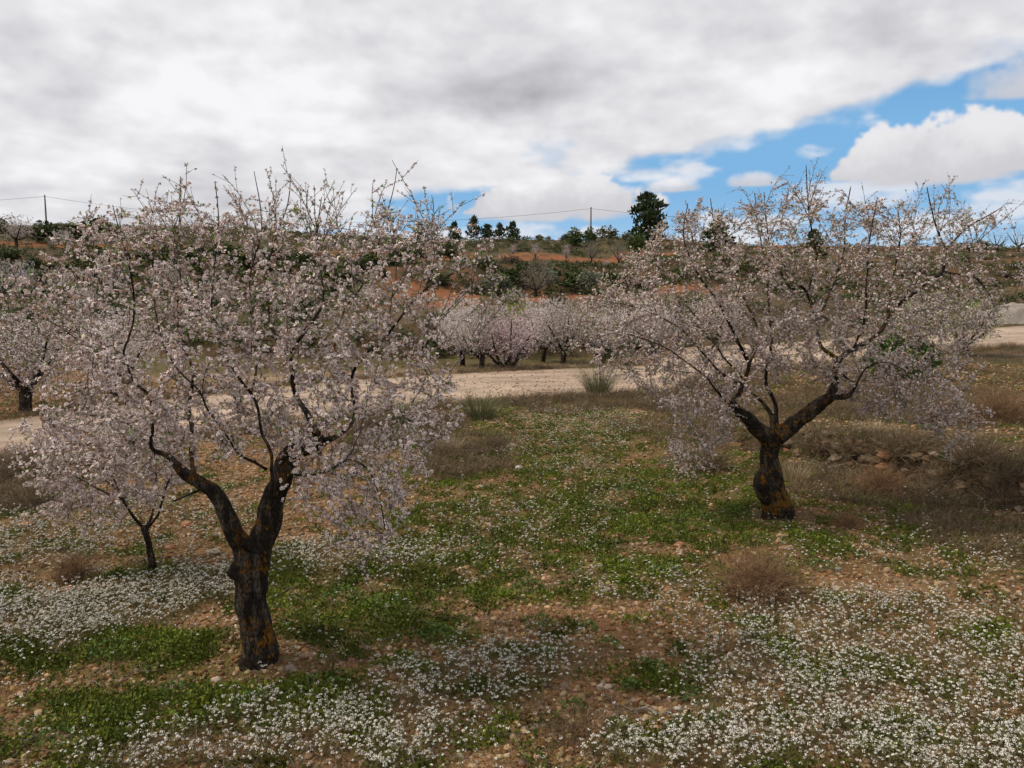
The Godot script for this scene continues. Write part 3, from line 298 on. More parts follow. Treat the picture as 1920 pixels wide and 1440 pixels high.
const NEAR = [
	["rust_bush", 2.77, 8.62, 1.189, 0.547, "big rust-brown dry twiggy bush in front of the big right almond", "", ""],
	["rust_bush", -5.17, 9.14, 0.541, 0.378, "small rust-brown dry bush among white flowers left of the young almond", "", ""],
	["rust_bush", 6.27, 13.36, 1.000, 0.546, "brown dry bush leaning against the stones of the bank", "", ""],
	["rust_bush", 9.29, 17.01, 1.032, 0.688, "brown dry bush on the terrace above the bank", "", ""],
	["rust_bush", 10.65, 17.37, 1.405, 0.819, "tall brown dry growth at the right edge above the bank", "", ""],
	["rust_bush", 4.92, 11.43, 0.547, 0.219, "low brown dry plant on bare soil between big right almond and bank", "", ""],
	["grey_bush", -0.36, 17.51, 1.184, 0.403, "purple-brown dry bush right of the straw-coloured mound", "", ""],
	["grey_bush", 3.73, 15.30, 1.556, 0.778, "grey thorny dry bush behind and left of the big right almond's trunk", "", ""],
	["grey_bush", 4.46, 23.68, 2.071, 0.542, "wide grey dry bush at the foot of the right tussock", "", ""],
	["grey_bush", -8.98, 14.37, 1.659, 0.781, "tangled dark grey dry bush at the left edge below the road", "", ""],
	["grey_bush", -7.53, 12.48, 1.106, 0.595, "grey dry bush in front of the tangled one at the left edge", "", ""],
	["grey_bush", -3.51, 19.26, 1.430, 0.650, "grey dry bush by the road, seen through the big left almond's right skirt", "", ""],
	["grey_bush", 6.36, 16.07, 1.630, 0.761, "grey dry brush right of the big right almond's trunk", "", ""],
	["grey_bush", 7.09, 14.34, 1.455, 0.582, "grey dry brush hanging over the bank", "", ""],
	["grey_bush", 7.82, 13.27, 1.438, 0.539, "grey dry brush on the bank near the right edge", "", ""],
	["grey_bush", 7.85, 12.52, 1.109, 0.512, "dark dry brush at the foot of the bank at the right edge", "", ""],
	["grey_bush", 6.91, 13.00, 1.062, 0.398, "dry brush at the foot of the bank among stones", "", ""],
	["grey_bush", 6.64, 15.32, 1.452, 0.622, "grey-brown dry brush over the left part of the bank", "", ""],
	["grey_bush", 7.35, 13.53, 1.377, 0.551, "grey-brown dry brush hanging down the middle of the bank", "", ""],
	["grey_bush", 7.97, 12.63, 1.114, 0.600, "grey-brown dry brush on the bank at the right edge", "", ""],
	["straw", -1.32, 16.90, 0.755, 0.526, "pale straw-coloured round dry grass mound beside the road's near edge", "", ""],
	["straw", 5.17, 14.37, 0.683, 0.390, "pale straw grass right behind the big right almond's trunk", "", ""],
	["straw", 7.18, 15.64, 1.267, 0.317, "straw grass on the terrace right of the big right almond", "", ""],
	["straw", -2.46, 18.17, 0.860, 0.442, "straw grass by the road under the big left almond's right boughs", "", ""],
	["tussock", -0.88, 21.87, 1.768, 0.825, "green esparto-like tussock at the road's near edge, middle one of three", "", ""],
	["tussock", 2.93, 27.26, 2.050, 1.281, "big green tussock at the road's near edge, rightmost of three", "", ""],
	["tussock", -2.78, 20.32, 1.234, 0.850, "green tussock behind the big left almond's right skirt, leftmost of three", "", ""],
	["tuft", 1.57, 5.92, 0.225, 0.183, "tall dark green grass tuft among the white flowers in front", "", ""],
	["tuft", 1.23, 5.80, 0.163, 0.122, "short dark green grass tuft left of the tall one in front", "", ""],
	["tuft", 6.13, 16.54, 0.626, 0.447, "bright green grass tuft right of the big right almond's fork", "", ""],
	["tuft", -2.94, 5.68, 0.160, 0.088, "small green grass tuft in the lower left weeds", "", ""],
	["weed", 0.27, 7.81, 0.336, 0.119, "round green weed left of the bare soil strip, below the middle of the field", "", ""],
	["weed", 1.26, 6.85, 0.248, 0.105, "small round weed on bare soil above the stone pair", "", ""],
	["weed", 1.67, 6.67, 0.270, 0.102, "leafy weed at the left end of the front flower carpet", "", ""],
	["weed", 1.50, 6.40, 0.340, 0.090, "wide flat weed above the tall grass tuft", "", ""],
	["weed", 0.92, 7.35, 0.235, 0.102, "small weed on bare soil, second of a short diagonal row", "", ""],
	["weed", 0.76, 7.75, 0.215, 0.097, "small weed on bare soil, first of a short diagonal row", "", ""],
	["weed", 1.00, 6.49, 0.181, 0.091, "tiny round weed beside pale stones on bare soil", "", ""],
	["weed", -0.36, 5.68, 0.176, 0.072, "small weed in the flowers at the bottom middle", "", ""],
	["weed", 0.84, 5.82, 0.246, 0.090, "weed with dry stalks beside the short grass tuft", "", ""],
	["weed", 0.50, 6.16, 0.242, 0.069, "low flat weed left of the pair of pale stones", "", ""],
	["weed", 0.30, 7.15, 0.229, 0.080, "low weed in the white drift left of bare soil", "", ""],
	["weed", 1.85, 9.28, 0.575, 0.192, "wide dark green weed left of the rust-brown bush", "", ""],
	["weed", 2.66, 11.43, 0.859, 0.281, "large leafy weed patch left of the big right almond's foot", "", ""],
	["weed", 1.31, 12.02, 0.902, 0.246, "bright green weed patch in the middle of the field", "", ""],
	["weed", 0.50, 14.81, 0.905, 0.281, "dark green weed patch by the pale rock near the road", "", ""],
	["weed", -1.35, 8.14, 0.675, 0.191, "large dark weed patch right of the big left almond's trunk", "", ""],
	["weed", -1.88, 8.52, 0.529, 0.176, "dense green weed below the white drift right of left trunk", "", ""],
	["weed", -0.73, 7.53, 0.366, 0.136, "green weed at the right end of the left almond's green patch", "", ""],
	["weed", -0.38, 10.09, 0.415, 0.138, "small weed in the white flowers of the middle field", "", ""],
	["weed", 0.18, 8.92, 0.369, 0.135, "small green weed in the stony middle of the field", "", ""],
	["weed", 3.85, 9.66, 0.398, 0.120, "small weed right of the rust-brown bush", "", ""],
	["weed", -3.72, 7.13, 0.446, 0.129, "green weed below the white carpet on the left", "", ""],
	["weed", -2.83, 6.42, 0.404, 0.117, "green weed left of the big left almond's foot", "", ""],
	["weed", -2.13, 6.20, 0.391, 0.104, "green weed in front of the big left almond's foot", "", ""],
	["weed", -1.64, 6.51, 0.500, 0.109, "green weed by the grey stone right of left trunk's foot", "", ""],
	["weed", -3.44, 5.68, 0.280, 0.080, "green weed at the left edge near the bottom", "", ""],
	["weed", 2.06, 13.18, 0.718, 0.233, "green weed on the stony slope above the middle patch", "", ""],
	["weed", 3.44, 12.02, 0.574, 0.230, "dark green weed touching the big right almond's foot", "", ""],
	["rock", -2.59, 6.69, 0.121, 0.065, "pale flat rock left of the big left almond's foot", "loose rocks in the field", "pale"],
	["rock", -1.90, 7.09, 0.128, 0.064, "tan flat rock right of the big left almond's foot", "loose rocks in the field", "tan"],
	["rock", -1.98, 6.85, 0.134, 0.053, "grey slab lying in front of the big left almond's foot, right side", "loose rocks in the field", "grey"],
	["rock", -1.19, 6.73, 0.131, 0.094, "brown rock in the weeds right of the big left almond", "loose rocks in the field", "brown"],
	["rock", -3.74, 6.02, 0.110, 0.063, "tan rock with brown soil beside it near the lower left edge", "loose rocks in the field", "tan"],
	["rock", -3.68, 5.70, 0.080, 0.044, "pale rock in the weeds near the lower left corner", "loose rocks in the field", "pale"],
	["rock", -3.46, 6.22, 0.070, 0.048, "round tan rock in the lower left grass", "loose rocks in the field", "tan"],
	["rock", -5.06, 8.84, 0.134, 0.079, "orange rock below the small rust-brown bush", "loose rocks in the field", "orange"],
	["rock", -3.37, 5.94, 0.075, 0.050, "brown stone near the lower left, beside a soil patch", "loose rocks in the field", "brown"],
	["rock", -2.54, 8.22, 0.080, 0.057, "orange stone in the grass right of the big left trunk", "loose rocks in the field", "orange"],
	["rock", 1.34, 6.14, 0.086, 0.043, "cream oblong stone on bare soil left of the short tuft", "loose rocks in the field", "white"],
	["rock", 1.16, 6.57, 0.092, 0.055, "orange stone on bare soil beside small weeds", "loose rocks in the field", "orange"],
	["rock", 0.75, 6.49, 0.068, 0.059, "pale stone, left one of a touching pair on bare soil", "loose rocks in the field", "pale"],
	["rock", 0.82, 6.49, 0.082, 0.050, "pale stone, right one of a touching pair on bare soil", "loose rocks in the field", "pale"],
	["rock", 0.98, 6.69, 0.061, 0.051, "reddish stone above the pair of pale stones", "loose rocks in the field", "orange"],
	["rock", 1.76, 6.38, 0.116, 0.054, "tan stone above the tall grass tuft", "loose rocks in the field", "tan"],
	["rock", 3.27, 5.84, 0.123, 0.062, "pale flat rock at the lower right in the flowers", "loose rocks in the field", "pale"],
	["rock", 3.29, 5.76, 0.097, 0.057, "orange rock just below the pale one at lower right", "loose rocks in the field", "orange"],
	["rock", 3.12, 5.58, 0.079, 0.059, "whitish pointed rock below the orange one at lower right", "loose rocks in the field", "white"],
	["rock", 3.99, 9.50, 0.072, 0.065, "round white stone right of the big rust-brown bush", "loose rocks in the field", "white"],
	["rock", 3.66, 10.27, 0.113, 0.063, "tan stone behind the big rust-brown bush", "loose rocks in the field", "tan"],
	["rock", 0.00, 17.65, 0.215, 0.131, "pale rock right of the purple-brown bush near the road", "loose rocks in the field", "pale"],
	["rock", 0.14, 15.34, 0.187, 0.114, "grey-white rock in the stony upper field", "loose rocks in the field", "white"],
	["rock", -0.56, 13.83, 0.150, 0.056, "flat white stone with an orange one, left upper field", "loose rocks in the field", "white"],
	["rock", -0.62, 13.67, 0.149, 0.065, "orange stone beside the flat white one", "loose rocks in the field", "orange"],
	["rock", 2.25, 13.45, 0.110, 0.064, "small white stone in the green upper field", "loose rocks in the field", "white"],
	["rock", 2.25, 10.45, 0.158, 0.093, "orange stone left of the rust-brown bush, by weeds", "loose rocks in the field", "orange"],
	["rock", 2.75, 10.79, 0.103, 0.059, "red stone above the rust-brown bush", "loose rocks in the field", "orange"],
	["rock", 3.75, 10.79, 0.163, 0.074, "flat tan stone below the big right almond's foot", "loose rocks in the field", "tan"],
	["rock", 3.71, 11.31, 0.155, 0.077, "brown stone in front of the big right almond's foot", "loose rocks in the field", "brown"],
	["rock", 5.04, 12.04, 0.099, 0.074, "pale round stone right of the big right almond's foot", "loose rocks in the field", "pale"],
	["rock", 4.54, 9.38, 0.103, 0.065, "tan stone in sparse flowers far right of the rust-brown bush", "loose rocks in the field", "tan"],
	["rock", 5.38, 10.77, 0.133, 0.066, "grey stone on the soil below the bank", "loose rocks in the field", "grey"],
	["rock", -1.08, 8.68, 0.084, 0.054, "orange stone right of the green patch beside left trunk", "loose rocks in the field", "orange"],
	["rock", 0.59, 10.13, 0.076, 0.063, "orange stone in the middle field, right of another", "loose rocks in the field", "orange"],
	["rock", 0.50, 10.09, 0.069, 0.062, "tan stone in the middle field, left of the orange one", "loose rocks in the field", "tan"],
	["rock", -3.90, 10.15, 0.181, 0.090, "pale stone behind the big left trunk's left side", "loose rocks in the field", "pale"],
	["rock", -4.71, 11.29, 0.170, 0.093, "orange stone right of the young almond", "loose rocks in the field", "orange"],
	["rock", -4.56, 10.37, 0.156, 0.078, "orange stone at the young almond's right foot", "loose rocks in the field", "orange"],
	["rock", -4.60, 9.28, 0.128, 0.064, "grey stone left of the young almond's foot", "loose rocks in the field", "grey"],
	["rock", -5.17, 10.31, 0.113, 0.064, "orange stone left of the young almond's stem", "loose rocks in the field", "orange"],
	["rock", -7.40, 11.86, 0.178, 0.081, "cream slab below the grey bush at the left edge", "loose rocks in the field", "pale"],
	["rock", -7.12, 11.45, 0.266, 0.078, "flat orange slab below the cream slab at left edge", "loose rocks in the field", "orange"],
	["rock", -6.02, 12.72, 0.139, 0.078, "orange stone under the young almond's crown", "loose rocks in the field", "orange"],
	["rock", 6.85, 14.75, 0.340, 0.240, "big rounded boulder in the upper part of the bank", "loose rocks in the field", "dark"],
	["rock", 6.72, 15.14, 0.348, 0.205, "boulder in the bank behind the brown bush", "loose rocks in the field", "dark"],
	["rock", 7.82, 12.80, 0.295, 0.261, "boulder low in the bank near the right edge", "loose rocks in the field", "dark"],
	["rock", 7.42, 13.51, 0.275, 0.183, "boulder in the middle of the bank", "loose rocks in the field", "dark"],
	["dead_branch", 7.59, 13.34, 1.084, 0.452, "pale dead branches sticking out over the bank", "", ""],
	["dead_branch", 6.22, 15.30, 1.348, 0.311, "dry grey branch lying at the left end of the bank", "", ""],
	["dead_branch", 1.07, 6.12, 0.386, 0.043, "dark dead twigs lying on bare soil in front", "", ""],
]
const FLOWERS = [-4.8, 7.7, 1.02, 0.72, 0.95, -4.2, 8.3, 1.03, 0.71, 0.95, -3.5, 8.8, 0.79, 0.62, 0.90, -2.1, 9.7, 1.35, 0.78, 0.90, -1.2, 10.3, 0.64, 0.59, 0.50, -6.6, 11.0, 1.29, 1.58, 0.50, -6.0, 9.7, 0.87, 1.22, 0.55, -4.6, 9.3, 0.77, 0.74, 0.35, -4.7, 11.3, 1.16, 1.66, 0.35, -5.7, 13.2, 0.99, 1.11, 0.30, 3.2, 7.1, 1.65, 1.27, 0.65, 4.2, 7.7, 1.19, 1.06, 0.55, 2.4, 6.3, 0.98, 0.91, 0.65, 2.3, 7.5, 0.83, 0.61, 0.50, 3.0, 5.7, 1.13, 0.58, 0.75, 1.6, 5.5, 0.78, 0.31, 0.80, 0.9, 5.4, 0.49, 0.20, 0.50, 4.2, 6.7, 0.75, 1.23, 0.60, 2.2, 8.0, 0.89, 0.42, 0.35, -1.3, 5.9, 1.08, 0.42, 0.70, -0.5, 6.5, 0.78, 0.47, 0.60, -2.0, 5.6, 0.64, 0.35, 0.65, 0.1, 7.0, 0.54, 0.43, 0.55, -2.7, 5.4, 0.57, 0.20, 0.50, -0.8, 5.5, 0.59, 0.31, 0.40, 0.3, 11.6, 1.27, 1.15, 0.35, -0.3, 11.9, 0.81, 0.77, 0.45, 1.8, 20.9, 1.70, 2.56, 0.55, 1.1, 17.5, 1.43, 2.59, 0.40, 3.5, 15.3, 0.94, 1.98, 0.25, 1.4, 13.2, 1.35, 1.86, 0.20, -1.3, 9.3, 0.96, 0.74, 0.35, -0.6, 9.7, 0.73, 0.60, 0.35, 1.2, 8.9, 0.80, 0.69, 0.25, 1.7, 8.6, 0.72, 0.48, 0.30, 5.0, 9.9, 1.70, 1.06, 0.15]
const GREENS = [-0.2, 11.0, 2.12, 1.58, 0.75, 0.6, 15.3, 1.98, 4.77, 0.65, 1.4, 20.5, 2.08, 4.53, 0.60, -1.0, 9.3, 1.03, 0.94, 0.60, 2.6, 13.2, 1.35, 2.25, 0.70, 3.8, 12.2, 1.00, 1.59, 0.60, 1.6, 12.2, 1.92, 1.92, 0.90, 3.6, 14.4, 1.86, 2.67, 0.80, 0.9, 14.4, 2.06, 3.66, 0.50, 0.6, 20.5, 2.64, 5.04, 0.65, 3.2, 21.4, 1.88, 6.07, 0.50, 1.6, 9.5, 0.98, 0.87, 0.65, 2.9, 11.4, 1.18, 1.26, 0.95, 3.9, 11.0, 0.99, 0.77, 0.60, -1.6, 8.8, 0.97, 0.83, 0.95, -1.8, 8.1, 1.24, 0.78, 0.85, -0.9, 7.6, 0.64, 0.44, 0.75, -3.5, 7.1, 1.30, 0.61, 0.75, -2.8, 6.2, 1.35, 0.51, 0.65, -1.8, 6.5, 0.73, 0.28, 0.75, -3.5, 5.7, 0.65, 0.37, 0.50, -4.5, 7.2, 0.56, 0.46, 0.75, -2.3, 9.2, 1.08, 0.45, 0.90, 0.3, 9.3, 1.03, 1.13, 0.45, 5.6, 11.0, 1.59, 1.58, 0.35, -1.0, 10.2, 1.12, 0.89, 0.65, -0.8, 14.4, 1.57, 2.68, 0.40, 2.1, 16.3, 1.44, 3.47, 0.50, -4.8, 9.4, 0.58, 0.47, 0.55, -1.9, 7.5, 1.56, 0.61, 0.50, 5.2, 15.8, 1.29, 1.63, 0.50, 6.5, 12.8, 1.76, 0.87, 0.60, 4.3, 10.5, 1.16, 1.44, 0.40, -7.3, 12.5, 1.28, 0.99, 0.40, 3.3, 16.9, 1.15, 3.72, 0.50, 0.0, 8.6, 0.72, 0.39, 0.40]
const DRY = [-9.0, 14.8, 1.11, 2.10, 1.00, 4.8, 25.7, 3.65, 3.17, 0.65, 5.0, 19.9, 2.29, 2.72, 0.40, 6.9, 14.8, 2.22, 0.86, 0.50, 7.6, 13.3, 1.54, 0.57, 0.70, 12.1, 20.0, 2.17, 4.65, 0.60, 8.9, 20.0, 2.31, 3.57, 0.55, -8.4, 13.4, 0.78, 1.91, 1.00, -0.7, 17.9, 1.15, 2.55, 0.20, -2.5, 20.5, 1.25, 2.46, 0.80, -1.4, 17.2, 0.53, 1.37, 0.90, -1.0, 15.8, 1.08, 1.57, 0.50, 18.4, 29.9, 2.02, 8.69, 0.70, 0.8, 6.0, 0.34, 0.20, 0.12, 0.5, 5.7, 0.32, 0.20, 0.20, 6.6, 13.2, 2.35, 0.96, 0.40, 6.6, 11.0, 0.91, 1.58, 0.30, 1.4, 23.7, 1.28, 1.16, 0.50, -3.1, 18.9, 1.03, 2.24, 0.70]
const MARKS = [["big left almond's foot", -2.31, 6.97], ["tan rock at lower left", -3.74, 6.02], ["pale rock left of left trunk", -2.59, 6.69], ["brown rock right of left trunk", -1.19, 6.73], ["small weed at the bottom middle", -0.36, 5.68], ["low weed by the white drift", 0.30, 7.15], ["pair of pale stones", 0.78, 6.49], ["cream oblong stone", 1.34, 6.14], ["tall grass tuft", 1.58, 5.94], ["short grass tuft", 1.24, 5.82], ["pale flat rock at lower right", 3.28, 5.86], ["whitish pointed rock at lower right", 3.12, 5.58], ["rust-brown bush", 2.77, 8.62], ["dead twigs on bare soil", 1.07, 6.12]]

var rng := RandomNumberGenerator.new()
var noise_a := FastNoiseLite.new()
var noise_b := FastNoiseLite.new()
var noise_c := FastNoiseLite.new()
var mats := {}
var protos := {}
var road_poly := PackedVector2Array()
var flower_map := PackedFloat32Array()
var green_map := PackedFloat32Array()
var dry_map := PackedFloat32Array()
const MAP_X0 = -17.0
const MAP_D0 = 3.5
const CELL = 0.1
const MAP_W = 340
const MAP_H = 280


# ---- a mesh under construction ----
class Mb:
	var v := PackedVector3Array()
	var n := PackedVector3Array()
	var c := PackedColorArray()
	var ix := PackedInt32Array()

	func vert(p: Vector3, nn: Vector3, col: Color) -> int:
		v.append(p)
		n.append(nn)
		c.append(col)
		return v.size() - 1

	func tri(a: int, b: int, d: int) -> void:
		ix.append(a)
		if (v[b] - v[a]).cross(v[d] - v[a]).dot(n[a] + n[b] + n[d]) > 0.0:
			ix.append(d)
			ix.append(b)
		else:
			ix.append(b)
			ix.append(d)

	func face(a: Vector3, b: Vector3, d: Vector3, col: Color) -> void:
		var nn := (d - a).cross(b - a).normalized()
		tri(vert(a, nn, col), vert(b, nn, col), vert(d, nn, col))

	func quad(a: Vector3, b: Vector3, d: Vector3, e: Vector3, col: Color, col2: Color) -> void:
		var nn := (d - a).cross(b - a).normalized()
		var i0 := vert(a, nn, col)
		var i1 := vert(b, nn, col)
		var i2 := vert(d, nn, col2)
		var i3 := vert(e, nn, col2)
		tri(i0, i1, i2)
		tri(i0, i2, i3)

	func mesh(mat: Material) -> ArrayMesh:
		var m := ArrayMesh.new()
		var a := []
		a.resize(Mesh.ARRAY_MAX)
		a[Mesh.ARRAY_VERTEX] = v
		a[Mesh.ARRAY_NORMAL] = n
		a[Mesh.ARRAY_COLOR] = c
		a[Mesh.ARRAY_INDEX] = ix
		m.add_surface_from_arrays(Mesh.PRIMITIVE_TRIANGLES, a)
		m.surface_set_material(0, mat)
		return m


func put(called: String, m: Mesh, parent: Node = self) -> MeshInstance3D:
	var o := MeshInstance3D.new()
	o.name = called
	o.mesh = m
	parent.add_child(o, true)
	if parent == self:
		o.name = numbered(called, o)
	return o


var used := {}
func numbered(called: String, _o = null) -> String:
	var k: int = used.get(called, 0)
	used[called] = k + 1
	return called if k == 0 else "%s_%03d" % [called, k]


func thing(called: String, label: String, category: String, at := Vector3.ZERO, turn := 0.0, group := "") -> Node3D:
	var o := Node3D.new()
	o.name = numbered(called)
	add_child(o, true)
	o.position = at
	o.rotation.y = turn
	tag(o, label, category, group)
	return o


func tag(o: Node, label: String, category: String, group := "") -> void:
	o.set_meta("label", label)
	o.set_meta("category", category)
	if group:
		o.set_meta("group", group)


func scatter(called: String, m: Mesh, xf: Array[Transform3D], cols: PackedColorArray, parent: Node = self) -> MultiMeshInstance3D:
	var mm := MultiMesh.new()
	mm.transform_format = MultiMesh.TRANSFORM_3D
	mm.use_colors = true
	mm.mesh = m
	mm.instance_count = xf.size()
	for i in xf.size():
		mm.set_instance_transform(i, xf[i])
		mm.set_instance_color(i, cols[i])
	var o := MultiMeshInstance3D.new()
	o.name = numbered(called) if parent == self else called
	o.multimesh = mm
	parent.add_child(o, true)
	o.set_meta("kind", "stuff")
	return o


func mat(rough: float, back := 0.0) -> StandardMaterial3D:
	var m := StandardMaterial3D.new()
	m.vertex_color_use_as_albedo = true
	m.roughness = rough
	m.metallic_specular = 0.3
	if back > 0.0:
		m.backlight_enabled = true
		m.backlight = Color(back, back, back)
	return m


func ramp(offs: PackedFloat32Array, cols: PackedColorArray) -> Gradient:
	var g := Gradient.new()
	g.offsets = offs
	g.colors = cols
	return g


func noise_tex(size: int, freq: float, kind: int, sd: int, g: Gradient, octaves := 4) -> NoiseTexture2D:
	var f := FastNoiseLite.new()
	f.noise_type = kind
	f.seed = sd
	f.frequency = freq
	f.fractal_octaves = octaves
	var t := NoiseTexture2D.new()
	t.width = size
	t.height = size
	t.seamless = true
	t.noise = f
	if g:
		t.color_ramp = g
	return t


func rnd(a: float, b: float) -> float:
	return rng.randf_range(a, b)


func tab(t: Array, x: float) -> float:
	if x <= t[0]:
		return t[1]
	var k := 2
	while k < t.size():
		if x <= t[k]:
			return lerpf(t[k - 1], t[k + 1], (x - t[k - 2]) / (t[k] - t[k - 2]))
		k += 2
	return t[t.size() - 1]


func hill_t(x: float, d: float) -> float:
	return d - tab(HILL_START, x)


func height(x: float, d: float) -> float:
	var y := 0.0
	if x > 2.0:
		var e := tab(TERRACE_SIDE, d)
		var side := smoothstep(e - 1.6, e + 1.2, x)
		var zb := tab(BANK, x) + 0.25 * noise_a.get_noise_2d(x * 4.0, 11.0)
		y += 0.62 * side * smoothstep(zb - 0.05, zb + 0.55, d) + side * 0.25 * smoothstep(20.0, 45.0, d)
	if d > 40.0:
		var w := 4.0 * noise_a.get_noise_2d(x * 0.35, d * 0.2)
		var t := hill_t(x, d) + w * smoothstep(44.0, 54.0, d)
		if t > 0.0:
			y += tab(HILL, t) * tab(HILL_RISE, x)
			y += 0.35 * noise_a.get_noise_2d(x * 1.1, d * 1.1) * smoothstep(0.0, 10.0, t)
	if d < 4.0:
		y += 1.65 * smoothstep(4.0, 1.6, d)
	return y


func ground(x: float, d: float) -> float:
	var y := height(x, d)
	if d > 1.0 and d < 70.0:
		var k := 1.0 if not on_road(x, d) else 0.0
		y += k * (0.05 * noise_a.get_noise_2d(x * 6.0, d * 6.0) + 0.035 * noise_b.get_noise_2d(x * 10.0, d * 10.0))
	return y


func on_road(x: float, d: float) -> bool:
	return d > 5.0 and d < 81.0 and Geometry2D.is_point_in_polygon(Vector2(x, d), road_poly)


func spot(x: float, d: float, up := 0.0) -> Vector3:
	return Vector3(x, ground(x, d) + up, -d)


func paint(map: PackedFloat32Array, e: Array) -> PackedFloat32Array:
	var k := 0
	while k < e.size():
		var cx: float = e[k]
		var cd: float = e[k + 1]
		var rx: float = e[k + 2] * 1.15
		var rd: float = e[k + 3] * 1.15
		for j in range(maxi(0, int((cd - rd - MAP_D0) / CELL)), mini(MAP_H, int((cd + rd - MAP_D0) / CELL) + 1)):
			for i in range(maxi(0, int((cx - rx - MAP_X0) / CELL)), mini(MAP_W, int((cx + rx - MAP_X0) / CELL) + 1)):
				var x := MAP_X0 + i * CELL
				var d := MAP_D0 + j * CELL
				var q := ((x - cx) / rx) ** 2 + ((d - cd) / rd) ** 2 + 0.5 * noise_b.get_noise_2d(x * 5.0, d * 5.0)
				if q < 1.0:
					var at := j * MAP_W + i
					map[at] = maxf(map[at], e[k + 4] * smoothstep(1.0, 0.45, q))
		k += 5
	return map


func look(map: PackedFloat32Array, x: float, d: float) -> float:
	var i := int((x - MAP_X0) / CELL)
	var j := int((d - MAP_D0) / CELL)
	if i < 0 or j < 0 or i >= MAP_W or j >= MAP_H:
		return 0.0
	return map[j * MAP_W + i]


# ---- sky ----
const DECK_EDGE = [-180.0, 4.5, -90.0, 2.5, -40.0, 2.0, -20.0, 2.7, -14.7, 4.0, -11.8, 5.3, -9.6, 6.2, -3.7, 6.9, 1.5, 7.9, 6.3, 8.5, 10.3, 8.2, 14.2, 9.1, 19.3, 10.3, 23.7, 11.5, 27.3, 12.3, 29.8, 13.0, 31.6, 13.4, 36.0, 13.8, 60.0, 15.0, 90.0, 12.0, 140.0, 6.0, 180.0, 5.0]

func blob(az: float, el: float, cx: float, cy: float, rx: float, ry: float) -> float:
	return exp(-((az - cx) / rx) ** 2 - ((el - cy) / ry) ** 2)


func over(c: Color, b: float, a: float, warm := 0.0) -> Color:
	var k := Color(b * (1.0 + 0.01 * warm), b * 0.99, b * (1.0 + 0.035 * (1.0 - b) * 3.0))
	return c.lerp(k, clampf(a, 0.0, 1.0))


func cumulus(c: Color, dir: Vector3, az: float, el: float, cx: float, base: float, rx: float, top: float, top_b := 0.86, soft := 0.2) -> Color:
	var dx := (az - cx) / rx
	if absf(dx) > 1.6:
		return c
	var n := 0.85 * noise_c.get_noise_3dv(dir * 330.0) + 0.17 * noise_b.get_noise_3dv(dir * 1000.0)
	var up := (el - base) / top
	var s := 1.0 - dx * dx - (up * up if up > 0.0 else up * up * 22.0) + 0.75 * n
	var b := lerpf(0.62, top_b, smoothstep(0.0, 0.95, up + 0.5 * n + 0.05))
	return over(c, b, smoothstep(0.0, soft if up > 0.0 else 0.9, s) * (1.0 if soft < 0.5 else 0.85))


func sky_color(dir: Vector3) -> Color:
	if dir.y < -0.01:
		return Color(0.2, 0.17, 0.13)
	var el := rad_to_deg(asin(clampf(dir.y, 0.0, 1.0)))
	var az := rad_to_deg(atan2(dir.x, -dir.z))
	var c := Color(0.42, 0.63, 0.84).lerp(Color(0.215, 0.465, 0.765), smoothstep(1.5, 8.0, el)).lerp(Color(0.07, 0.25, 0.57), smoothstep(10.0, 19.0, el))
	var q := Vector2(dir.x, dir.z) / (dir.y + 0.10)
	var n1 := noise_a.get_noise_2d(q.x * 9.0 + 40.0, q.y * 9.0)
	var n2 := noise_b.get_noise_2d(q.x * 26.0, q.y * 26.0)
	var n3 := noise_c.get_noise_3d(dir.x * 110.0, dir.y * 230.0, dir.z * 110.0)
	var n4 := noise_c.get_noise_3d(dir.x * 330.0, dir.y * 520.0, dir.z * 330.0)
	# low haze and far small clouds
	c = over(c, 0.84, 0.75 * smoothstep(0.1, 0.5, noise_c.get_noise_3d(dir.x * 150.0, dir.y * 420.0, dir.z * 150.0) + 0.35 - 0.09 * absf(el - 4.2)))
	# cumulus under the edge of the deck
	c = cumulus(c, dir, az, el, 3.2, 5.9, 7.4, 3.0, 0.83)
	c = cumulus(c, dir, az, el, 11.2, 7.4, 2.6, 0.8, 0.82, 0.8)
	c = cumulus(c, dir, az, el, 28.6, 7.6, 7.0, 3.7, 0.82)
	c = cumulus(c, dir, az, el, 16.6, 7.6, 2.1, 0.9, 0.76, 0.9)
	c = cumulus(c, dir, az, el, 33.0, 12.0, 4.4, 2.4, 0.70, 0.9)
	c = cumulus(c, dir, az, el, 17.5, 4.8, 2.6, 1.0, 0.85, 0.9)
	c = cumulus(c, dir, az, el, 5.6, 4.4, 2.0, 0.7, 0.85, 0.9)
	# the deck
	var e := tab(DECK_EDGE, az)
	var a := smoothstep(-0.2, 0.9, el - e + 1.4 * n1 + 1.3 * n3 + 0.5 * n4)
	a *= 1.0 - 0.3 * smoothstep(0.12, 0.45, -n3 + 0.35 * n1 - 0.12 * absf(el - e - 1.2)) 
	var b := 0.79 + 0.13 * n1 + 0.09 * n2 + 0.15 * n3 + 0.12 * n4
	b -= 0.24 * blob(az, el, 3.5, 14.6, 6.5, 1.5) + 0.17 * blob(az, el, -4.0, 13.6, 5.0, 1.4) + 0.22 * blob(az, el, -29.0, 12.2, 3.0, 1.6)
	b -= 0.12 * blob(az, el, 24.0, 18.0, 12.0, 3.0) + 0.14 * blob(az, el, -18.0, 6.0, 10.0, 1.6) + 0.10 * blob(az, el, -12.0, 16.5, 5.0, 1.2)
	b += 0.12 * blob(az, el, -16.0, 12.5, 12.0, 3.0) + 0.08 * blob(az, el, 16.0, 12.0, 8.0, 2.0)
	return over(c, clampf(b, 0.42, 0.93), a)


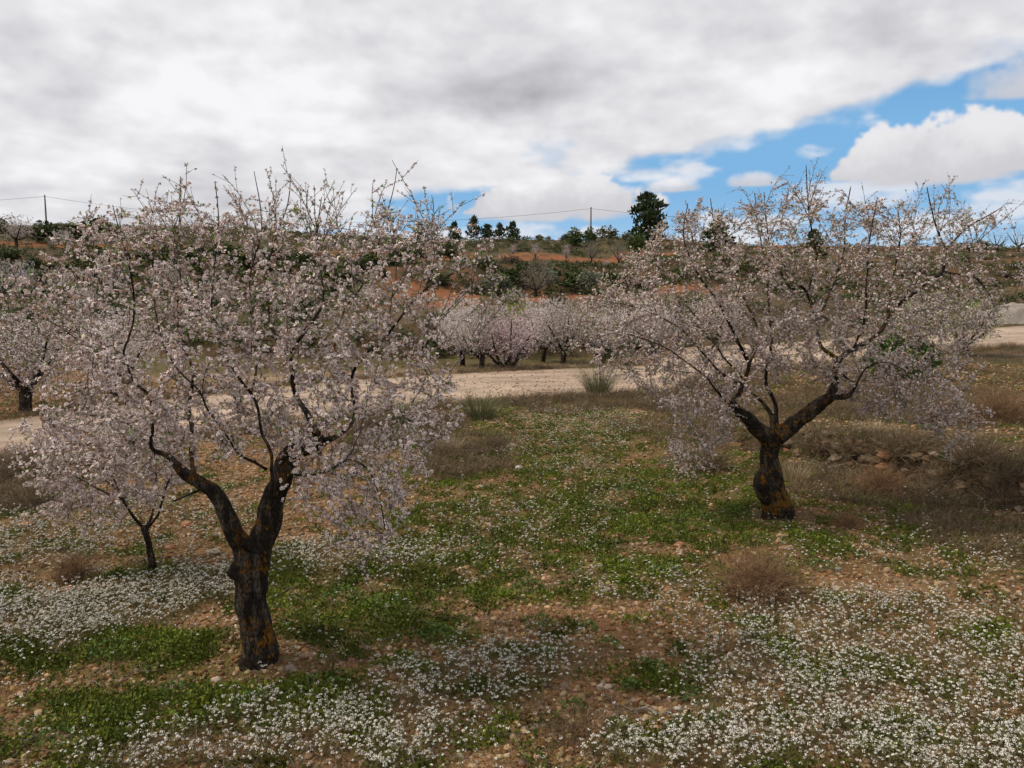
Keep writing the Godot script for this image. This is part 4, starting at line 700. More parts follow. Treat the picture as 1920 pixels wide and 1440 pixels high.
func make_sky() -> Sky:
	var im := Image.create(1024, 512, false, Image.FORMAT_RGBF)
	for y in 512:
		var th := PI * (y + 0.5) / 512.0
		for x in 1024:
			var ph := TAU * (x + 0.5) / 1024.0
			if y > 262:
				im.set_pixel(x, y, Color(0.2, 0.17, 0.13))
			else:
				im.set_pixel(x, y, sky_color(Vector3(sin(ph) * sin(th), cos(th), -cos(ph) * sin(th))))
	im.resize(4096, 2048, Image.INTERPOLATE_CUBIC)
	for y in range(720, 1030):
		var th := PI * (y + 0.5) / 2048.0
		for x in range(-548, 548):
			var ph := TAU * (x + 0.5) / 4096.0
			im.set_pixel(posmod(x, 4096), y, sky_color(Vector3(sin(ph) * sin(th), cos(th), -cos(ph) * sin(th))))
	var m := PanoramaSkyMaterial.new()
	m.panorama = ImageTexture.create_from_image(im)
	var s := Sky.new()
	s.sky_material = m
	return s


# ---- tubes ----
func bark_color(p: Vector3, lichen: float) -> Color:
	var a := noise_b.get_noise_3d(p.x * 90.0, p.y * 22.0, p.z * 90.0)
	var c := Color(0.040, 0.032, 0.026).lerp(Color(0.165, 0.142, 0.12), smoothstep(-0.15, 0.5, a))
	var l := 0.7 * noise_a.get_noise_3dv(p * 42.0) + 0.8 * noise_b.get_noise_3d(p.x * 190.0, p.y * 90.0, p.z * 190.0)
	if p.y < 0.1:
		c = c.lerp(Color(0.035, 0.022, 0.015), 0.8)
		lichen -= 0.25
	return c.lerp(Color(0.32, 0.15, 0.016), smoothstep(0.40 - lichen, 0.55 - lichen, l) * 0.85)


func tube(m: Mb, pts: PackedVector3Array, rad: PackedFloat32Array, sides: int, col: Color, bark := false, lichen := 0.25, knobs := 0.12) -> void:
	var last := pts.size() - 1
	if last < 1:
		return
	var up := Vector3(0.31, 0.2, 0.93)
	var first := m.v.size()
	for i in last + 1:
		var t := (pts[mini(i + 1, last)] - pts[maxi(i - 1, 0)]).normalized()
		var a := (up - t * up.dot(t)).normalized()
		up = a
		var b := t.cross(a)
		for k in sides:
			var an := TAU * k / sides
			var dirn := a * cos(an) + b * sin(an)
			var r := rad[i]
			var cc := col
			if bark:
				var p0 := pts[i] + dirn * r
				r *= 1.0 + knobs * noise_a.get_noise_3dv(p0 * 14.0) + knobs * 0.7 * noise_b.get_noise_3d(p0.x * 60.0, p0.y * 14.0, p0.z * 60.0)
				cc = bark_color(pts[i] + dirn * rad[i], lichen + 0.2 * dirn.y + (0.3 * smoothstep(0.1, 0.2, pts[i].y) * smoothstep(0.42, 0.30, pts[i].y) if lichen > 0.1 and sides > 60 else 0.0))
			m.vert(pts[i] + dirn * r, dirn, cc)
	for i in last:
		for k in sides:
			var p := first + i * sides + k
			var q := first + i * sides + (k + 1) % sides
			m.tri(p, q, p + sides)
			m.tri(q, q + sides, p + sides)
	var e := m.vert(pts[last] + (pts[last] - pts[last - 1]).normalized() * rad[last] * 0.3, (pts[last] - pts[last - 1]).normalized(), col if not bark else Color(0.09, 0.075, 0.06))
	for k in sides:
		m.tri(first + last * sides + k, first + last * sides + (k + 1) % sides, e)
	if bark:
		smooth_normals(m, first, last + 1, sides)


func smooth_normals(m: Mb, first: int, rings: int, sides: int) -> void:
	for i in rings:
		for k in sides:
			var at := first + i * sides + k
			var du := m.v[first + i * sides + (k + 1) % sides] - m.v[first + i * sides + (k + sides - 1) % sides]
			var dv := m.v[first + mini(i + 1, rings - 1) * sides + k] - m.v[first + maxi(i - 1, 0) * sides + k]
			var nn := du.cross(dv).normalized()
			if nn.dot(m.n[at]) < 0.0:
				nn = -nn
			if nn.length() > 0.5:
				m.n[at] = nn


func spline(flat: Array, step: float) -> Array:
	var p := PackedVector3Array()
	var r := PackedFloat32Array()
	var n: int = flat.size() / 4
	var at := func(i: int) -> Vector3:
		i = clampi(i, 0, n - 1)
		return Vector3(flat[i * 4], flat[i * 4 + 1], flat[i * 4 + 2])
	for i in n - 1:
		var a: Vector3 = at.call(i)
		var b: Vector3 = at.call(i + 1)
		var a0: Vector3 = at.call(i - 1)
		var b0: Vector3 = at.call(i + 2)
		var k := maxi(1, int(a.distance_to(b) / step))
		for j in k:
			var t := float(j) / k
			p.append(a.cubic_interpolate(b, a0, b0, t))
			r.append(lerpf(flat[i * 4 + 3], flat[i * 4 + 7], t))
	p.append(at.call(n - 1))
	r.append(flat[n * 4 - 1])
	return [p, r]


func basis_y(up: Vector3, roll: float, s: float) -> Basis:
	up = up.normalized()
	var x := up.cross(Vector3(0.3, 0.1, 0.95) if absf(up.z) < 0.8 else Vector3.RIGHT).normalized()
	var b := Basis(x, up, x.cross(up))
	return Basis(up, roll) * b.scaled(Vector3(s, s, s))


func rand_dir() -> Vector3:
	return Vector3(rng.randfn(), rng.randfn(), rng.randfn()).normalized()


# ---- blossoming trees ----
class Growth:
	var pos := PackedVector3Array()
	var dir := PackedVector3Array()
	var rad := PackedFloat32Array()
	var twigs := Mb.new()
	var flowers: Array[Transform3D] = []
	var tints := PackedColorArray()
	var leaves: Array[Transform3D] = []
	var leaf_tints := PackedColorArray()
	var rusty := 0.10
	var tone := 1.0


func nearest(g: Growth, t: Vector3, most_r: float, below := 99.0) -> int:
	var best := -1
	var score := 1e9
	for i in g.pos.size():
		if g.rad[i] > most_r or g.pos[i].y > below:
			continue
		var w := t - g.pos[i]
		var l := w.length()
		if l >= score:
			continue
		var s := l * (1.45 - 0.45 * w.dot(g.dir[i]) / maxf(l, 0.001))
		if s < score:
			score = s
			best = i
	return best


func sprout(g: Growth, t: Vector3, most_l: float, most_r: float, thick: float, thin: float, sides: int, col: Color, wild: float, below := 99.0) -> PackedVector3Array:
	var i := nearest(g, t, most_r, below)
	var out := PackedVector3Array()
	if i < 0:
		return out
	var p := g.pos[i]
	var l := p.distance_to(t)
	if l < 0.1:
		return out
	if l > most_l:
		t = p + (t - p) * most_l / l
		l = most_l
	var m := p + (g.dir[i] * 0.4 + (t - p) / l * 0.6) * l * 0.5 + rand_dir() * wild * l
	var k := maxi(3, int(l / 0.075))
	var r0 := minf(g.rad[i] * 0.75, thin + thick * l)
	var rr := PackedFloat32Array()
	for j in k + 1:
		var f := float(j) / k
		out.append(p.lerp(m, f).lerp(m.lerp(t, f), f) + rand_dir() * (0.006 if j > 0 else 0.0))
		rr.append(lerpf(r0, thin, f))
	tube(g.twigs, out, rr, sides, col)
	return out


func remember(g: Growth, pts: PackedVector3Array, r0: float, r1: float) -> void:
	for j in range(1, pts.size()):
		g.pos.append(pts[j])
		g.dir.append((pts[j] - pts[j - 1]).normalized())
		g.rad.append(lerpf(r0, r1, float(j) / pts.size()))


func bloom(g: Growth, pts: PackedVector3Array, from: float, gap: float, share: float, size: float, off: float, most := 3) -> void:
	var last := pts.size() - 1
	var walked := 0.0
	var total := 0.0
	for j in last:
		total += pts[j].distance_to(pts[j + 1])
	var next := total * from
	for j in last:
		var a := pts[j]
		var b := pts[j + 1]
		var l := a.distance_to(b)
		while next < walked + l:
			var p := a.lerp(b, (next - walked) / maxf(l, 0.0001))
			next += gap * rnd(0.5, 1.5)
			var thick := share * (0.75 + 1.1 * noise_b.get_noise_3dv(p * 18.0))
			if rng.randf() > thick:
				if rng.randf() < 0.10:
					g.leaves.append(Transform3D(basis_y(rand_dir() + (b - a).normalized(), rnd(0, TAU), rnd(0.6, 1.3)), p))
					g.leaf_tints.append(Color(rnd(0.7, 1.2), rnd(0.85, 1.15), rnd(0.6, 1.0)))
				continue
			for q in rng.randi_range(1, most):
				var o := rand_dir() + Vector3(0, 0.55, 0)
				g.flowers.append(Transform3D(basis_y(o, rnd(0, TAU), size * rnd(0.56, 0.92)), p + o.normalized() * off * rnd(0.4, 1.1)))
				var w := rnd(0.80, 1.0) * g.tone
				g.tints.append(Color(w, w * rnd(0.95, 1.0), w * rnd(0.94, 1.0)) if rng.randf() > g.rusty else Color(0.45, 0.30, 0.20))
		walked += l


func flower_mesh(kind: int) -> ArrayMesh:
	var m := Mb.new()
	var cup: float = [0.25, 0.5, 0.05][kind]
	var r := 0.0185
	for k in 5:
		var an := TAU * k / 5.0 + rnd(-0.1, 0.1)
		var o := Vector3(cos(an), 0, sin(an))
		var s := Vector3(-sin(an), 0, cos(an))
		var h := cup * rnd(0.7, 1.3)
		var base := o * 0.003
		var l := o * r * 0.62 + s * r * 0.46 + Vector3.UP * r * h * 0.6
		var t := o * r * rnd(0.92, 1.08) + Vector3.UP * r * (h + rnd(-0.1, 0.15))
		var w := o * r * 0.62 - s * r * 0.46 + Vector3.UP * r * h * 0.6
		var pink := Color(0.80, 0.64, 0.60)
		var white := Color(0.89, 0.825, 0.785)
		var nn := (Vector3.UP - o * h * 0.6).normalized()
		var i0 := m.vert(base, nn, pink)
		var i1 := m.vert(l, (nn + s * 0.3).normalized(), white)
		var i2 := m.vert(t, nn, white)
		var i3 := m.vert(w, (nn - s * 0.3).normalized(), white)
		m.tri(i0, i1, i2)
		m.tri(i0, i2, i3)
	for k in 4:
		var an := TAU * k / 4.0
		var an2 := TAU * (k + 1) / 4.0
		m.face(Vector3(0, -0.009, 0), Vector3(cos(an) * 0.0045, 0.002, sin(an) * 0.0045), Vector3(cos(an2) * 0.0045, 0.002, sin(an2) * 0.0045), Color(0.16, 0.045, 0.035))
	for k in 3:
		var an := TAU * k / 3.0
		m.face(Vector3(cos(an) * 0.003, 0.0, sin(an) * 0.003), Vector3(cos(an + 0.9) * 0.003, 0.001, sin(an + 0.9) * 0.003), Vector3(cos(an) * 0.004, 0.009, sin(an) * 0.004), Color(0.45, 0.22, 0.16))
	return m.mesh(mats.petal)


func cluster_mesh(n: int, spread: float, petal: float, white: Color, dark: Color, dark_share: float) -> ArrayMesh:
	var m := Mb.new()
	for k in n:
		var p := rand_dir() * spread * pow(rng.randf(), 0.4)
		var u := rand_dir()
		var s := u.cross(rand_dir()).normalized()
		var l := petal * rnd(0.6, 1.2)
		var c := white * rnd(0.85, 1.1) if rng.randf() > dark_share else dark
		m.quad(p - u * l, p + s * l * 0.8, p + u * l, p - s * l * 0.8, c, c)
	return m.mesh(mats.petal)


func young_leaf() -> ArrayMesh:
	var m := Mb.new()
	for k in 2:
		var o := Vector3(1 - 2 * k, 0, 0.3)
		m.quad(Vector3.ZERO, o * 0.008 + Vector3(0, 0.010, 0.004), o * 0.014 + Vector3(0, 0.028, 0), o * 0.001 + Vector3(0, 0.014, -0.004), Color(0.16, 0.24, 0.035), Color(0.22, 0.30, 0.05))
	return m.mesh(mats.leaf)


func in_crown(poly: PackedVector2Array, deep: float) -> Vector3:
	var lo := poly[0]
	var hi := poly[0]
	for q in poly:
		lo = lo.min(q)
		hi = hi.max(q)
	while true:
		var p := Vector2(rnd(lo.x, hi.x), rnd(lo.y, hi.y))
		if not Geometry2D.is_point_in_polygon(p, poly):
			continue
		var e := 1e9
		for k in poly.size():
			e = minf(e, p.distance_to(Geometry2D.get_closest_point_to_segment(p, poly[k], poly[(k + 1) % poly.size()])))
		var z := minf(deep, 0.2 + 1.3 * sqrt(e * 0.6))
		return Vector3(p.x, p.y, rnd(-z, z))
	return Vector3.ZERO


func pairs(flat: Array) -> PackedVector2Array:
	var out := PackedVector2Array()
	for k in flat.size() / 2:
		out.append(Vector2(flat[k * 2], flat[k * 2 + 1]))
	return out


func big_almond(t: Node3D, limbs: Array, poly_flat: Array, tips_flat: Array, deep: float, branches: int, shoots: int, gap: float, share: float, lichen: float, sd: int, low: float, rusty := 0.10, tone := 1.0) -> void:
	rng.seed = sd
	var g := Growth.new()
	g.rusty = rusty
	g.tone = tone
	for i in limbs.size():
		var flat: Array = limbs[i].duplicate()
		if i == 0:
			flat[1] = -0.16
		var s := spline(flat, 0.014 if i == 0 else (0.022 if limbs[i][3] > 0.07 else 0.04))
		var pts: PackedVector3Array = s[0]
		var rr: PackedFloat32Array = s[1]
		for j in range(2, pts.size()):
			var kx := minf(0.024, rr[j] * 0.5) * smoothstep(0.0, 8.0, j)
			pts[j] += Vector3(noise_a.get_noise_3dv(pts[j] * 22.0), 0.6 * noise_b.get_noise_3dv(pts[j] * 22.0), noise_c.get_noise_3dv(pts[j] * 44.0)) * kx * 2.2
		var m := Mb.new()
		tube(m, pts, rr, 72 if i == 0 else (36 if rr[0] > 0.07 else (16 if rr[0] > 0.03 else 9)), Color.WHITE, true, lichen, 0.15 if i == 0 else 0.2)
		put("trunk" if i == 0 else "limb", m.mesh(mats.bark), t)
		if i > 0:
			for j in range(int(pts.size() * 0.18), pts.size(), 3 if limbs[i][3] > 0.07 else 2):
				g.pos.append(pts[j])
				g.dir.append((pts[j] - pts[maxi(j - 1, 0)]).normalized())
				g.rad.append(rr[j])
				if rr[j] < 0.012 and j % 4 == 0:
					bloom(g, pts.slice(maxi(j - 4, 0), j + 1), 0.0, gap, share * 0.85, 0.95, 0.014)
	var poly := pairs(poly_flat)
	var top := 0.0
	for q in poly:
		top = maxf(top, q.y)
	for k in poly.size():
		poly[k].y -= 0.42 * smoothstep(top - 0.9, top, poly[k].y)
	var brown := Color(0.105, 0.090, 0.078)
	var grey := Color(0.20, 0.18, 0.158)
	for k in branches:
		var p := sprout(g, in_crown(poly, deep), 1.3, 0.08, 0.011, 0.0032, 6, grey if rng.randf() < 0.4 else brown, 0.12)
		if p.size():
			remember(g, p, 0.01, 0.003)
			bloom(g, p, 0.35, gap * 1.3, share * 0.75, 1.0, 0.018)
	var tips := pairs(tips_flat)
	for k in tips.size() * 3:
		var q := tips[k % tips.size()]
		if k >= tips.size():
			q += Vector2(rnd(-0.16, 0.16), rnd(-0.35, -0.05))
		var p := sprout(g, Vector3(q.x, q.y, rnd(-0.55, 0.55)), 1.2, 0.05, 0.0045, 0.0022, 5, brown, 0.03, q.y - 0.55 if q.y > low + 1.4 else 99.0)
		if p.size():
			remember(g, p, 0.006, 0.002)
			bloom(g, p, 0.25, gap, share * 0.75, 0.85, 0.012, 2)
			for s in 6:
				var j := rng.randi_range(p.size() / 4, p.size() - 2)
				var ax := (p[j + 1] - p[j]).normalized()
				var l := rnd(0.06, 0.24)
				var o := (ax * rnd(0.5, 1.2) + rand_dir() * 0.8).normalized() * l
				var pp := PackedVector3Array([p[j], p[j] + o * 0.5 + rand_dir() * 0.01, p[j] + o])
				tube(g.twigs, pp, PackedFloat32Array([0.0022, 0.0018, 0.0012]), 4, brown)
				bloom(g, pp, 0.2, gap, share * 0.75, 0.85, 0.011, 2)
	var stop := g.pos.size()
	for k in shoots:
		var q := in_crown(poly, deep)
		var i := nearest(g, q, 0.05)
		# shoots turn up in the top of the crown and hang in its skirts
		var bend := lerpf(-0.35, 1.1, smoothstep(low, low + 2.0, q.y))
		var l := rnd(0.2, 0.55)
		var w := (q - g.pos[i]).normalized()
		q = g.pos[i] + (w + Vector3(0, bend, 0) + rand_dir() * 0.25).normalized() * minf(l, g.pos[i].distance_to(q) + 0.15)
		var p := sprout(g, q, 0.7, 0.05, 0.004, 0.0016, 4, brown if rng.randf() < 0.6 else grey, 0.08)
		if p.size():
			var airy := lerpf(1.08, 0.62, smoothstep(low + 0.6, low + 2.2, p[0].y))
			bloom(g, p, 0.08, gap, share * airy, 1.0, 0.016)
			for s in 2:
				var j := rng.randi_range(0, p.size() - 2)
				var ax := (p[j + 1] - p[j]).normalized()
				var o := (ax + rand_dir() * 0.9).normalized() * rnd(0.05, 0.16)
				var pp := PackedVector3Array([p[j], p[j] + o * 0.5, p[j] + o])
				tube(g.twigs, pp, PackedFloat32Array([0.0018, 0.0015, 0.001]), 3, brown)
				bloom(g, pp, 0.15, gap, share * airy, 1.0, 0.015)
	put("twigs", g.twigs.mesh(mats.twig), t).set_meta("kind", "stuff")
	for kind in 3:
		var xf: Array[Transform3D] = []
		var cc := PackedColorArray()
		for k in range(kind, g.flowers.size(), 3):
			xf.append(g.flowers[k])
			cc.append(g.tints[k])
		scatter("blossoms", flower_mesh(kind), xf, cc, t)
	scatter("young_leaves", young_leaf(), g.leaves, g.leaf_tints, t)
	print(t.name, " flowers ", g.flowers.size(), " nodes ", stop, " twig tris ", g.twigs.ix.size() / 3, " leaves ", g.leaves.size())


# An almond of unit size (crown about 1 wide, 1 tall), with procedural limbs; placed by scaling.
func small_almond(called: String, sd: int, trunk_h: float, stems: int, crown_c: Vector3, crown_r: Vector3, n_flowers: int, cluster: Mesh, leaf_share: float, leaf: Mesh, girth := 1.0) -> Node3D:
	rng.seed = sd
	var o := Node3D.new()
	o.name = called
	var g := Growth.new()
	var tm := Mb.new()
	var lean := Vector3(rnd(-0.03, 0.03), 0, rnd(-0.03, 0.03))
	if stems == 1:
		var pts := PackedVector3Array()
		var rr := PackedFloat32Array()
		for k in 9:
			var f := k / 8.0
			pts.append(lean * f + Vector3(0, trunk_h * f - 0.02, 0) + rand_dir() * 0.004)
			rr.append(girth * (0.032 + 0.016 * (1.0 - f) ** 3 + 0.006 * f * f))
		tube(tm, pts, rr, 10, Color.WHITE, true, -0.05, 0.2)
		put("trunk", tm.mesh(mats.bark), o)
	var nl := 5 if stems == 1 else 7
	for k in nl:
		var an := TAU * (k + rnd(-0.25, 0.25)) / nl
		var st := lean + Vector3(0, trunk_h - 0.03, 0) if stems == 1 else Vector3(cos(an) * 0.03, -0.02, sin(an) * 0.03)
		var en := crown_c + Vector3(cos(an) * crown_r.x, rnd(-0.15, 0.75) * crown_r.y, sin(an) * crown_r.z) * 0.8
		var mid := st.lerp(en, 0.45) + Vector3(0, -0.05, 0) + rand_dir() * 0.03
		var s := spline([st.x, st.y, st.z, 0.022 * girth, mid.x, mid.y, mid.z, 0.015 * girth, en.x, en.y, en.z, 0.005], 0.03)
		var m := Mb.new()
		tube(m, s[0], s[1], 7, Color.WHITE, true, 0.05, 0.2)
		put("limb", m.mesh(mats.bark), o)
		remember(g, s[0], 0.02, 0.006)
	var inside := func() -> Vector3:
		var v := rand_dir() * pow(rng.randf(), 0.42)
		var p := crown_c + v * crown_r
		return p + Vector3(noise_b.get_noise_3dv(p * 60.0), noise_a.get_noise_3dv(p * 60.0), 0) * 0.1
	var brown := Color(0.085, 0.072, 0.062)
	var ends: Array[Vector3] = []
	for k in 150:
		var p := sprout(g, inside.call(), 0.4, 1.0, 0.008, 0.0012, 4, brown, 0.1)
		if p.size():
			remember(g, p, 0.004, 0.001)
	for k in (260 if n_flowers < 200 else 40):
		var p: Vector3 = inside.call()
		if n_flowers >= 200:
			p = crown_c + Vector3(p.x - crown_c.x, crown_r.y * rnd(0.75, 1.15), p.z - crown_c.z)
		var sh := sprout(g, p, 0.22, 1.0, 0.003, 0.001, 3, brown, 0.06)
		if n_flowers >= 200 and sh.size():
			for j in 9:
				g.flowers.append(Transform3D(basis_y(rand_dir(), rnd(0, TAU), rnd(0.5, 0.9)), sh[rng.randi_range(1, sh.size() - 1)] + rand_dir() * 0.008))
				g.tints.append(Color.WHITE * rnd(0.75, 1.0))
	for k in n_flowers:
		var p: Vector3 = inside.call()
		var near := g.pos[rng.randi_range(0, g.pos.size() - 1)]
		p = p.lerp(near, rnd(0.0, 0.35))
		if noise_b.get_noise_3dv(p * 90.0) < -0.22:
			continue
		if k % 9 == 0:
			sprout(g, p, 0.16, 1.0, 0.004, 0.001, 3, brown, 0.1)
		if rng.randf() < leaf_share:
			g.leaves.append(Transform3D(basis_y(rand_dir(), rnd(0, TAU), rnd(0.7, 1.3)), p))
			g.leaf_tints.append(Color(rnd(0.8, 1.15), rnd(0.85, 1.15), rnd(0.7, 1.0)))
		else:
			g.flowers.append(Transform3D(basis_y(rand_dir(), rnd(0, TAU), rnd(0.6, 1.3)), p))
			var w := rnd(0.75, 1.0)
			g.tints.append(Color(w, w * rnd(0.94, 1.0), w))
	put("twigs", g.twigs.mesh(mats.twig), o).set_meta("kind", "stuff")
	if g.flowers.size():
		scatter("blossoms", cluster, g.flowers, g.tints, o)
	if g.leaves.size():
		scatter("young_leaves", leaf, g.leaves, g.leaf_tints, o)
	return o


# Leafy crown of unit size made of many small leaf sprays in uneven lumps.
func leafy(called: String, sd: int, lumps: Array, n: int, leaf: float, c1: Color, c2: Color, stem := 0.0, up := 0.2) -> Node3D:
	rng.seed = sd
	var o := Node3D.new()
	o.name = called
	var m := Mb.new()
	for k in n:
		var l: Array = lumps[rng.randi_range(0, lumps.size() - 1)]
		var v := rand_dir()
		v.y = absf(v.y) * (1.0 if rng.randf() < 0.75 else -0.7)
		var p: Vector3 = l[0] + v * l[1] * pow(rng.randf(), 0.33) * (1.0 + 0.35 * noise_b.get_noise_3dv((l[0] + v * 0.3) * 50.0))
		if p.y < 0.0:
			p.y = rnd(0.0, 0.1)
		if noise_a.get_noise_3dv(p * 95.0) < -0.28:
			continue
		var d := (rand_dir() + v * 0.6 + Vector3(0, up, 0)).normalized()
		var s := d.cross(rand_dir()).normalized()
		var ll := leaf * rnd(0.6, 1.5)
		var c := c1.lerp(c2, clampf(0.5 + 0.9 * noise_a.get_noise_3dv(p * 40.0) + rnd(-0.35, 0.35), 0.0, 1.0))
		m.quad(p, p + d * ll * 0.5 + s * ll * 0.28, p + d * ll, p + d * ll * 0.5 - s * ll * 0.28, c, c)
	put("crown", m.mesh(mats.leaf), o)
	if stem > 0.0:
		var t := Mb.new()
		var top := 0.75
		var pts := PackedVector3Array()
		var rr := PackedFloat32Array()
		for k in 8:
			pts.append(Vector3(rnd(-0.01, 0.01), top * k / 7.0 - 0.03, rnd(-0.01, 0.01)))
			rr.append(stem * (1.0 - 0.75 * k / 7.0))
		tube(t, pts, rr, 8, Color.WHITE, true, 0.0, 0.15)
		for k in 5:
			var l: Array = lumps[k % lumps.size()]
			var st := Vector3(0, rnd(0.2, 0.5) * top, 0)
			var en: Vector3 = l[0]
			var s := spline([st.x, st.y, st.z, stem * 0.5, (st.x + en.x) * 0.5, (st.y + en.y) * 0.5 + 0.03, (st.z + en.z) * 0.5, stem * 0.35, en.x, en.y, en.z, stem * 0.15], 0.05)
			tube(t, s[0], s[1], 6, Color.WHITE, true, 0.0, 0.15)
		put("trunk", t.mesh(mats.bark), o)
	return o


func blades(m: Mb, n: int, rad: float, tall: float, wide: float, spread: float, droop: float, c1: Color, c2: Color, segs := 3) -> void:
	for k in n:
		var an := rnd(0, TAU)
		var r := rad * sqrt(rng.randf())
		var p := Vector3(cos(an) * r, -0.01, sin(an) * r)
		var o := Vector3(cos(an + rnd(-0.7, 0.7)), 0, sin(an + rnd(-0.7, 0.7)))
		var lean := spread * rnd(0.2, 1.0)
		var h := tall * rnd(0.55, 1.1)
		var s := Vector3(-o.z, 0, o.x).rotated(Vector3.UP, rnd(-1.2, 1.2))
		var c := c1.lerp(c2, rng.randf())
		var was_a := p - s * wide * 0.5
		var was_b := p + s * wide * 0.5
		for j in range(1, segs + 1):
			var f := float(j) / segs
			var q := p + o * lean * h * f * (0.5 + 0.5 * f) + Vector3(0, h * (f - droop * f * f * lean), 0) + rand_dir() * 0.02 * h
			var w := wide * (1.0 - 0.85 * f)
			m.quad(was_a, was_b, q + s * w * 0.5, q - s * w * 0.5, c, c)
			was_a = q - s * w * 0.5
			was_b = q + s * w * 0.5


func twiggy(n: int, rad: float, tall: float, wide: float, c1: Color, c2: Color, curl: float) -> ArrayMesh:
	var m := Mb.new()
	for k in n:
		var d := (rand_dir() + Vector3(0, 0.55, 0)).normalized()
		d.y = absf(d.y)
		var p := Vector3(rnd(-0.25, 0.25) * rad, 0.0, rnd(-0.25, 0.25) * rad)
		var l := sqrt(1.0 / ((d.x / rad) ** 2 + (d.z / rad) ** 2 + (d.y / tall) ** 2)) * rnd(0.5, 1.02)
		var c := c1.lerp(c2, rng.randf())
		var s := d.cross(rand_dir()).normalized()
		var last := p
		for j in range(1, 5):
			var q := p + d * l * j / 4.0 + rand_dir() * curl * l * (0.3 + 0.2 * j)
			m.quad(last - s * wide, last + s * wide, q + s * wide * 0.7, q - s * wide * 0.7, c, c)
			if j > 1:
				for b in 2:
					var e := q + (d * 0.5 + rand_dir()).normalized() * l * rnd(0.08, 0.22)
					m.quad(q - s * wide * 0.7, q + s * wide * 0.7, e + s * wide * 0.4, e - s * wide * 0.4, c, c)
			last = q
	return m.mesh(mats.dry)


func rock_mesh(sd: int, c: Color) -> ArrayMesh:
	rng.seed = sd
	var m := Mb.new()
	var rows := 6
	var cols := 9
	var off := Vector3(sd * 3.7, sd * 1.3, 0)
	for i in rows + 1:
		var th := PI * i / rows
		for k in cols:
			var ph := TAU * (k + 0.5 * (i % 2)) / cols
			var d := Vector3(sin(th) * cos(ph), cos(th), sin(th) * sin(ph))
			var r := 0.5 * (1.0 + 0.55 * noise_a.get_noise_3dv(d * 9.0 + off) + 0.35 * noise_b.get_noise_3dv(d * 22.0 + off))
			var col := c * (1.0 + 0.5 * noise_b.get_noise_3dv(d * 30.0 + off))
			m.vert(d * r * Vector3(1, 0.62, 0.85), d, col)
	for i in rows:
		for k in cols:
			var a := i * cols + k
			var b := i * cols + (k + 1) % cols
			var e := (i + 1) * cols + k
			var f := (i + 1) * cols + (k + 1) % cols
			m.tri(a, b, e)
			m.tri(b, f, e)
	# edged look: normals per face blended with the round ones
	var mm := Mb.new()
	for k in m.ix.size() / 3:
		var p := [m.ix[k * 3], m.ix[k * 3 + 1], m.ix[k * 3 + 2]]
		var fn := (m.v[p[2]] - m.v[p[0]]).cross(m.v[p[1]] - m.v[p[0]]).normalized()
		var id := []
		for q in p:
			id.append(mm.vert(m.v[q], (fn * 1.2 + m.n[q] * 0.8).normalized(), m.c[q]))
		mm.tri(id[0], id[1], id[2])
	return mm.mesh(mats.stone)


func rosette(kind: int) -> ArrayMesh:
	var m := Mb.new()
	for k in [26, 20, 32][kind]:
		var an := rnd(0, TAU)
		var r := 0.062 * sqrt(rng.randf())
		var q := Vector3(cos(an) * r, (0.052 - r * 0.5) * rnd(0.15, 1.0), sin(an) * r)
		var d := (rand_dir() + Vector3(cos(an), 0.45, sin(an)) * 0.8).normalized() * rnd(0.016, 0.034)
		var w := d.cross(rand_dir()).normalized() * d.length() * rnd(0.22, 0.36)
		var c := Color(0.072, 0.108, 0.010).lerp(Color(0.185, 0.215, 0.026), rng.randf())
		m.quad(q, q + d * 0.55 + w, q + d, q + d * 0.55 - w, c, c)
	blades(m, 2, 0.05, 0.08, 0.003, 0.7, 0.3, Color(0.10, 0.13, 0.032), Color(0.20, 0.185, 0.075), 2)
	return m.mesh(mats.leaf)


func flower_plant(kind: int) -> ArrayMesh:
	var m := Mb.new()
	var heads: int = [1, 2, 4][kind]
	for k in heads:
		var an := rnd(0, TAU)
		var r := 0.065 * sqrt(rng.randf()) * (1.0 if kind < 2 else 1.4)
		var top := Vector3(cos(an) * r, rnd(0.06, 0.19), sin(an) * r)
		var foot := Vector3(cos(an) * r * 0.3, -0.01, sin(an) * r * 0.3)
		var s := Vector3(-sin(an), 0, cos(an)) * 0.0016
		m.quad(foot - s, foot + s, top + s, top - s, Color(0.12, 0.11, 0.045), Color(0.14, 0.14, 0.05))
		for j in 3:
			var f := rnd(0.1, 0.7)
			var d := (rand_dir() + Vector3(0, 0.4, 0)).normalized() * rnd(0.015, 0.035)
			var q := foot.lerp(top, f)
			m.quad(q, q + d * 0.5 + s * 4.0, q + d, q + d * 0.5 - s * 4.0, Color(0.11, 0.105, 0.035), Color(0.14, 0.13, 0.045))
		var hr := rnd(0.007, 0.0175)
		for j in (6 if hr < 0.009 else 11):
			var d := rand_dir()
			d.y = absf(d.y)
			var p := top + d * hr * Vector3(1, 0.7, 1)
			var u := d.cross(rand_dir()).normalized()
			var v := d.cross(u)
			var l := rnd(0.0034, 0.0058)
			var c := Color(0.79, 0.765, 0.69) * rnd(0.75, 1.06)
			m.quad(p - u * l, p + v * l + d * 0.002, p + u * l, p - v * l + d * 0.002, c, c)
	return m.mesh(mats.petal)


func add_copy(kind: String, called: String, label: String, category: String, at: Vector3, turn: float, s: Vector3, group := "") -> Node3D:
	var list: Array = protos[kind]
	var k: int = used.get("proto_" + kind, 0)
	used["proto_" + kind] = k + 1
	var o: Node3D = list[k % list.size()].duplicate()
	o.name = numbered(called)
	add_child(o, true)
	o.transform = Transform3D(Basis(Vector3.UP, turn) * Basis.from_scale(s), at)
	tag(o, label, category, group)
	return o


